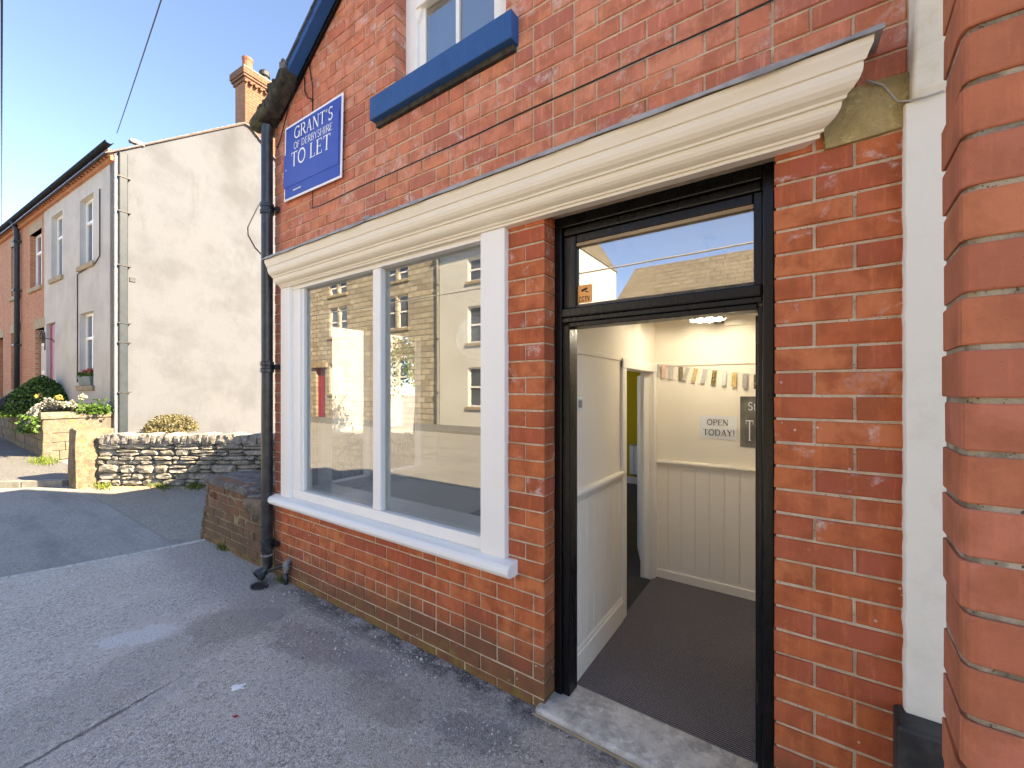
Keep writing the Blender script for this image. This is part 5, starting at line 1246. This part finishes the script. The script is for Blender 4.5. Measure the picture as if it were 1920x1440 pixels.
tr_ = thing('garden_tree', 'leafy pale green tree behind the lane seen through two windows', 'tree', (-11.4, 8.6, 0))
mb = MB(); mb.tube([(-11.4, 8.6, 0), (-11.35, 8.62, 1.2), (-11.45, 8.6, 2.6), (-11.4, 8.7, 4.2)], [.16, .13, .10, .04], 8)
for k in range(9):
    a = k * 2.4; z = 1.5 + k * .28; mb.tube([(-11.4, 8.6, z), (-11.4 + .7 * math.cos(a), 8.6 + .7 * math.sin(a), z + .55), (-11.4 + 1.2 * math.cos(a), 8.6 + 1.2 * math.sin(a), z + 1.2)], [.05, .035, .012], 5)
mb.build('trunk', 'twig', tr_)
cl_ = [(R.gauss(0, .75), R.gauss(0, .75), R.gauss(0, .8)) for _ in range(26)]
def crown():
    c = R.choice(cl_); return (-11.4 + c[0] + R.gauss(0, .24), 8.6 + c[1] + R.gauss(0, .24), 3.2 + c[2] + R.gauss(0, .22))
mb = MB(); leaves(mb, 4200, crown, .12, .3); mb.build('crown', 'green_leaf', tr_)
# yard beyond the side window: bare shrub, picket fence, green shrub
bs = thing('bare_shrub', 'bare twiggy shrub seen through the shop window', 'shrub', (-4.55, 1.05, 0))
mb = MB()
def grow(p, d, l, r, lv):
    q = p + d * l; m_ = p.lerp(q, .5) + Vector((R.gauss(0, .02), R.gauss(0, .02), R.gauss(0, .02)))
    mb.tube([p, m_, q], [r, r * .85, r * .65], 5, False)
    if lv == 0: return
    for _ in range(R.choice([2, 3])):
        nd_ = (d + Vector((R.gauss(0, .55), R.gauss(0, .55), R.gauss(.1, .4)))).normalized(); grow(q if R.random() < .6 else m_, nd_, l * R.uniform(.6, .85), r * .62, lv - 1)
for k in range(7): grow(Vector((-4.6 + R.gauss(0, .12), 1.0 + R.gauss(0, .16), 0)), Vector((R.gauss(0, .25), R.gauss(0, .35), 1)).normalized(), R.uniform(.40, .56), .020, 5)
mb.build('branches', 'twig', bs)
pf_ = thing('picket_fence', 'dark picket fence seen through the shop side window', 'fence', (-4.9, 2.6, 0))
for k in range(16):
    y = 1.75 + k * .10; MB().box(-4.91, -4.89, y, y + .055, .05, .86).build('picket', 'fence_wood', pf_)
for z in (.22, .70): MB().box(-4.89, -4.85, 1.7, 3.4, z, z + .06).build('rail', 'fence_wood', pf_)
MB().box(-4.97, -4.88, 1.66, 1.74, 0, 1.0).build('post', 'fence_wood', pf_)
mb = MB(); mb.tube([(-4.7, 1.85, 1.1), (-4.75, 2.35, .62), (-4.78, 2.7, .3)], .022, 6); mb.build('brace', 'fence_wood', pf_)
gs = thing('leafy_shrub', 'green leafy shrub seen through the right side of the inner window', 'shrub', (-4.75, 2.72, 0))
mb = MB(); leaves(mb, 1600, lambda: (R.gauss(-4.75, .12), R.gauss(2.75, .14), R.uniform(.2, 1.02)), .07, .5); mb.build('foliage', 'green_leaf', gs)
mb = MB(); mb.tube([(-4.75, 2.72, 0), (-4.75, 2.72, .6)], .02, 6); mb.build('stem', 'twig', gs)

# ------------------------------------------------------------------ wires overhead
mb = MB(); a, b = Vector((-14.45, 1.15, 8.30)), Vector((-7.6, .2, 7.40)); b = a + (b - a) * 2.2
mb.tube([a.lerp(b, i / 14) - Vector((0, 0, .30 * math.sin(math.pi * i / 14) * .3)) for i in range(15)], .009, 5); tag(mb.build('telephone_wire', 'cable', smooth=True), 'overhead wire rising from the cottage eaves into the sky', 'wire', 'overhead telephone wires')
mb = MB(); a, b = Vector((-47.5, 1.83, 13.4)), Vector((-14.25, -.74, 10.15)); b = a + (b - a) * 1.5
mb.tube([a, b], .02, 5); tag(mb.build('telephone_wire', 'cable', smooth=True), 'overhead wire along the left edge of the sky', 'wire', 'overhead telephone wires')
mb = MB(); mb.tube([(-24 + 3 * i, -6.0 - .05 * i, 4.55 - .28 * math.sin(math.pi * i / 12)) for i in range(13)], .02, 5); tag(mb.build('street_wire', 'wire_grey', smooth=True), 'pale wire across the street mirrored in the shop window', 'wire')

# ------------------------------------------------------------------ houses across the street (mirrored in the glass)
OY = -11.95; frO = ((0, OY), (-1, 0), (0, 1))
def opp_house(name, label, x0, x1, ez, wall, wins, door=None, roof='slate', rise=2.6):
    h = thing(name, label, 'house', ((x0 + x1) / 2, OY - 3, 0)); ops = [(-(w[1]), -(w[0]), w[2], w[3]) for w in wins]
    if door: ops.append((-door[1], -door[0], 0, door[2]))
    mb = MB(); wall_cells(mb, frO, -x1, -x0, -.3, 0, 0, ez, ops); mb.build('front_wall', wall, h)
    mb = MB(); mb.box(x0, x0 + .3, OY - 7, OY - .3, 0, ez); mb.box(x1 - .3, x1, OY - 7, OY - .3, 0, ez); mb.box(x0, x1, OY - 7.3, OY - 7, 0, ez); mb.build('side_walls', wall, h)
    for w in ops[:len(wins)]: hwindow(h, frO, *w, rec=.10, sash=True)
    if door:
        MB().fb(frO, -door[1], -door[0], -.25, -.15, .1, door[2]).build('door', door[3], h); MB().fb(frO, -door[1] - .25, -door[0] + .25, -.1, .12, door[2], door[2] + .28).build('lintel', 'stone_trim', h)
    MB().prism([(x0 - .05, OY + .3, ez), (x0 - .05, OY - 7.5, ez), (x0 - .05, OY - 3.6, ez + rise)], (x1 - x0 + .1, 0, 0)).build('roof', roof, h)
    return h
M['stone_roof'] = course_mat('stone_slate_roof', [(.185, .155, .12), (.14, .12, .095), (.22, .19, .15)], (.09, .08, .065), .5, .22, .02)
ws = []
for (a, b) in ((-17.50, -16.72), (-16.58, -15.80), (-22.60, -21.82), (-21.68, -20.90), (-28.3, -27.5), (-27.4, -26.6)):
    ws += [(a, b, 1.50, 3.20), (a, b, 4.80, 6.45), (a, b, 7.2, 8.0)]
oh = opp_house('stone_terrace', 'brown gritstone terrace across the street mirrored in the window', -32, -13.70, 8.35, 'opp_stone', ws, (-24.0, -23.0, 3.05, 'red_door'))
ws = []
for a in (-11.95, -9.6): ws += [(a, a + 1.15, .95, 2.68), (a, a + 1.15, 3.75, 5.35), (a, a + 1.15, 6.45, 7.45)]
oh = opp_house('rendered_terrace', 'beige rendered house across the street mirrored in the window', -13.65, -8.0, 8.0, 'render_opp', ws, None, 'stone_roof', 1.2)
oh = opp_house('stone_house', 'gritstone house directly across the street', -5.7, 9, 3.9, 'opp_stone', [(-.9, .2, 1.0, 2.7), (-4.2, -3.1, 1.0, 2.7), (2.2, 3.3, 1.0, 2.7), (6, 7.1, 1.0, 2.7)], (4.3, 5.3, 2.9, 'black'), 'stone_roof', 3.0)
t0 = thing('street_downpipe', 'dark downpipe between the two houses across the street', 'drainpipe', (-13.7, OY + .1, 0)); mb = MB(); mb.tube([(-13.68, OY + .1, 8.2), (-13.68, OY + .1, .1)], .06, 8); mb.build('pipe', 'pipe_grey', t0)
for z in (1.5, 4, 6.5): MB().lathe(-13.68, OY + .1, [(.06, z), (.085, z + .01), (.085, z + .08), (.06, z + .09)], 8).build('collar', 'iron', t0)

# ------------------------------------------------------------------ litter and loose stones on the pavement
mb = rough_block(-2.543, -.826, .014, .050, .017, .020, 5, .9, 3.9, .9); tag(mb.build('crumpled_tissue', 'tissue'), 'small crumpled white tissue on the pavement', 'litter')
t0 = tag(MB().prism([(-2.36, -.93, .001), (-2.335, -.925, .001), (-2.33, -.91, .002), (-2.35, -.912, .001)], (0, 0, .001)).build('leaf_scrap', 'red_petal'), 'tiny reddish leaf scrap flat on the pavement', 'litter')
mb = MB()
for _ in range(5200):
    x = R.uniform(-3.45, -.9) if R.random() < .85 else R.uniform(-5.3, .2)
    y = -.015 - abs(R.gauss(0, .10)) if R.random() < .6 else -.12 - abs(R.gauss(0, .22))
    n_ = mnoise.noise(Vector((x * 2.2, y * 3.5, 1.7)))
    if n_ < -.05 + .25 * R.random() and R.random() < .85: continue
    r = R.choice([.003, .004, .005, .006, .0075]) * (1.8 if R.random() < .07 else 1); a = R.uniform(0, 6.28); c_, s_ = math.cos(a) * r, math.sin(a) * r; k = R.uniform(.6, 1.1)
    mb.add([(x + c_, y + s_, -.001), (x - s_ * k, y + c_ * k, -.001), (x - c_, y - s_, -.001), (x + s_ * k, y - c_ * k, -.001), (x + R.uniform(-.4, .4) * r, y + R.uniform(-.4, .4) * r, r * R.uniform(.7, 1.3))], [(0, 1, 4), (1, 2, 4), (2, 3, 4), (3, 0, 4)])
tag(mb.build('loose_chippings', 'gravel', kind='stuff'), 'loose grey stone chippings along the shop wall foot', 'gravel')
bpy.context.view_layer.update()
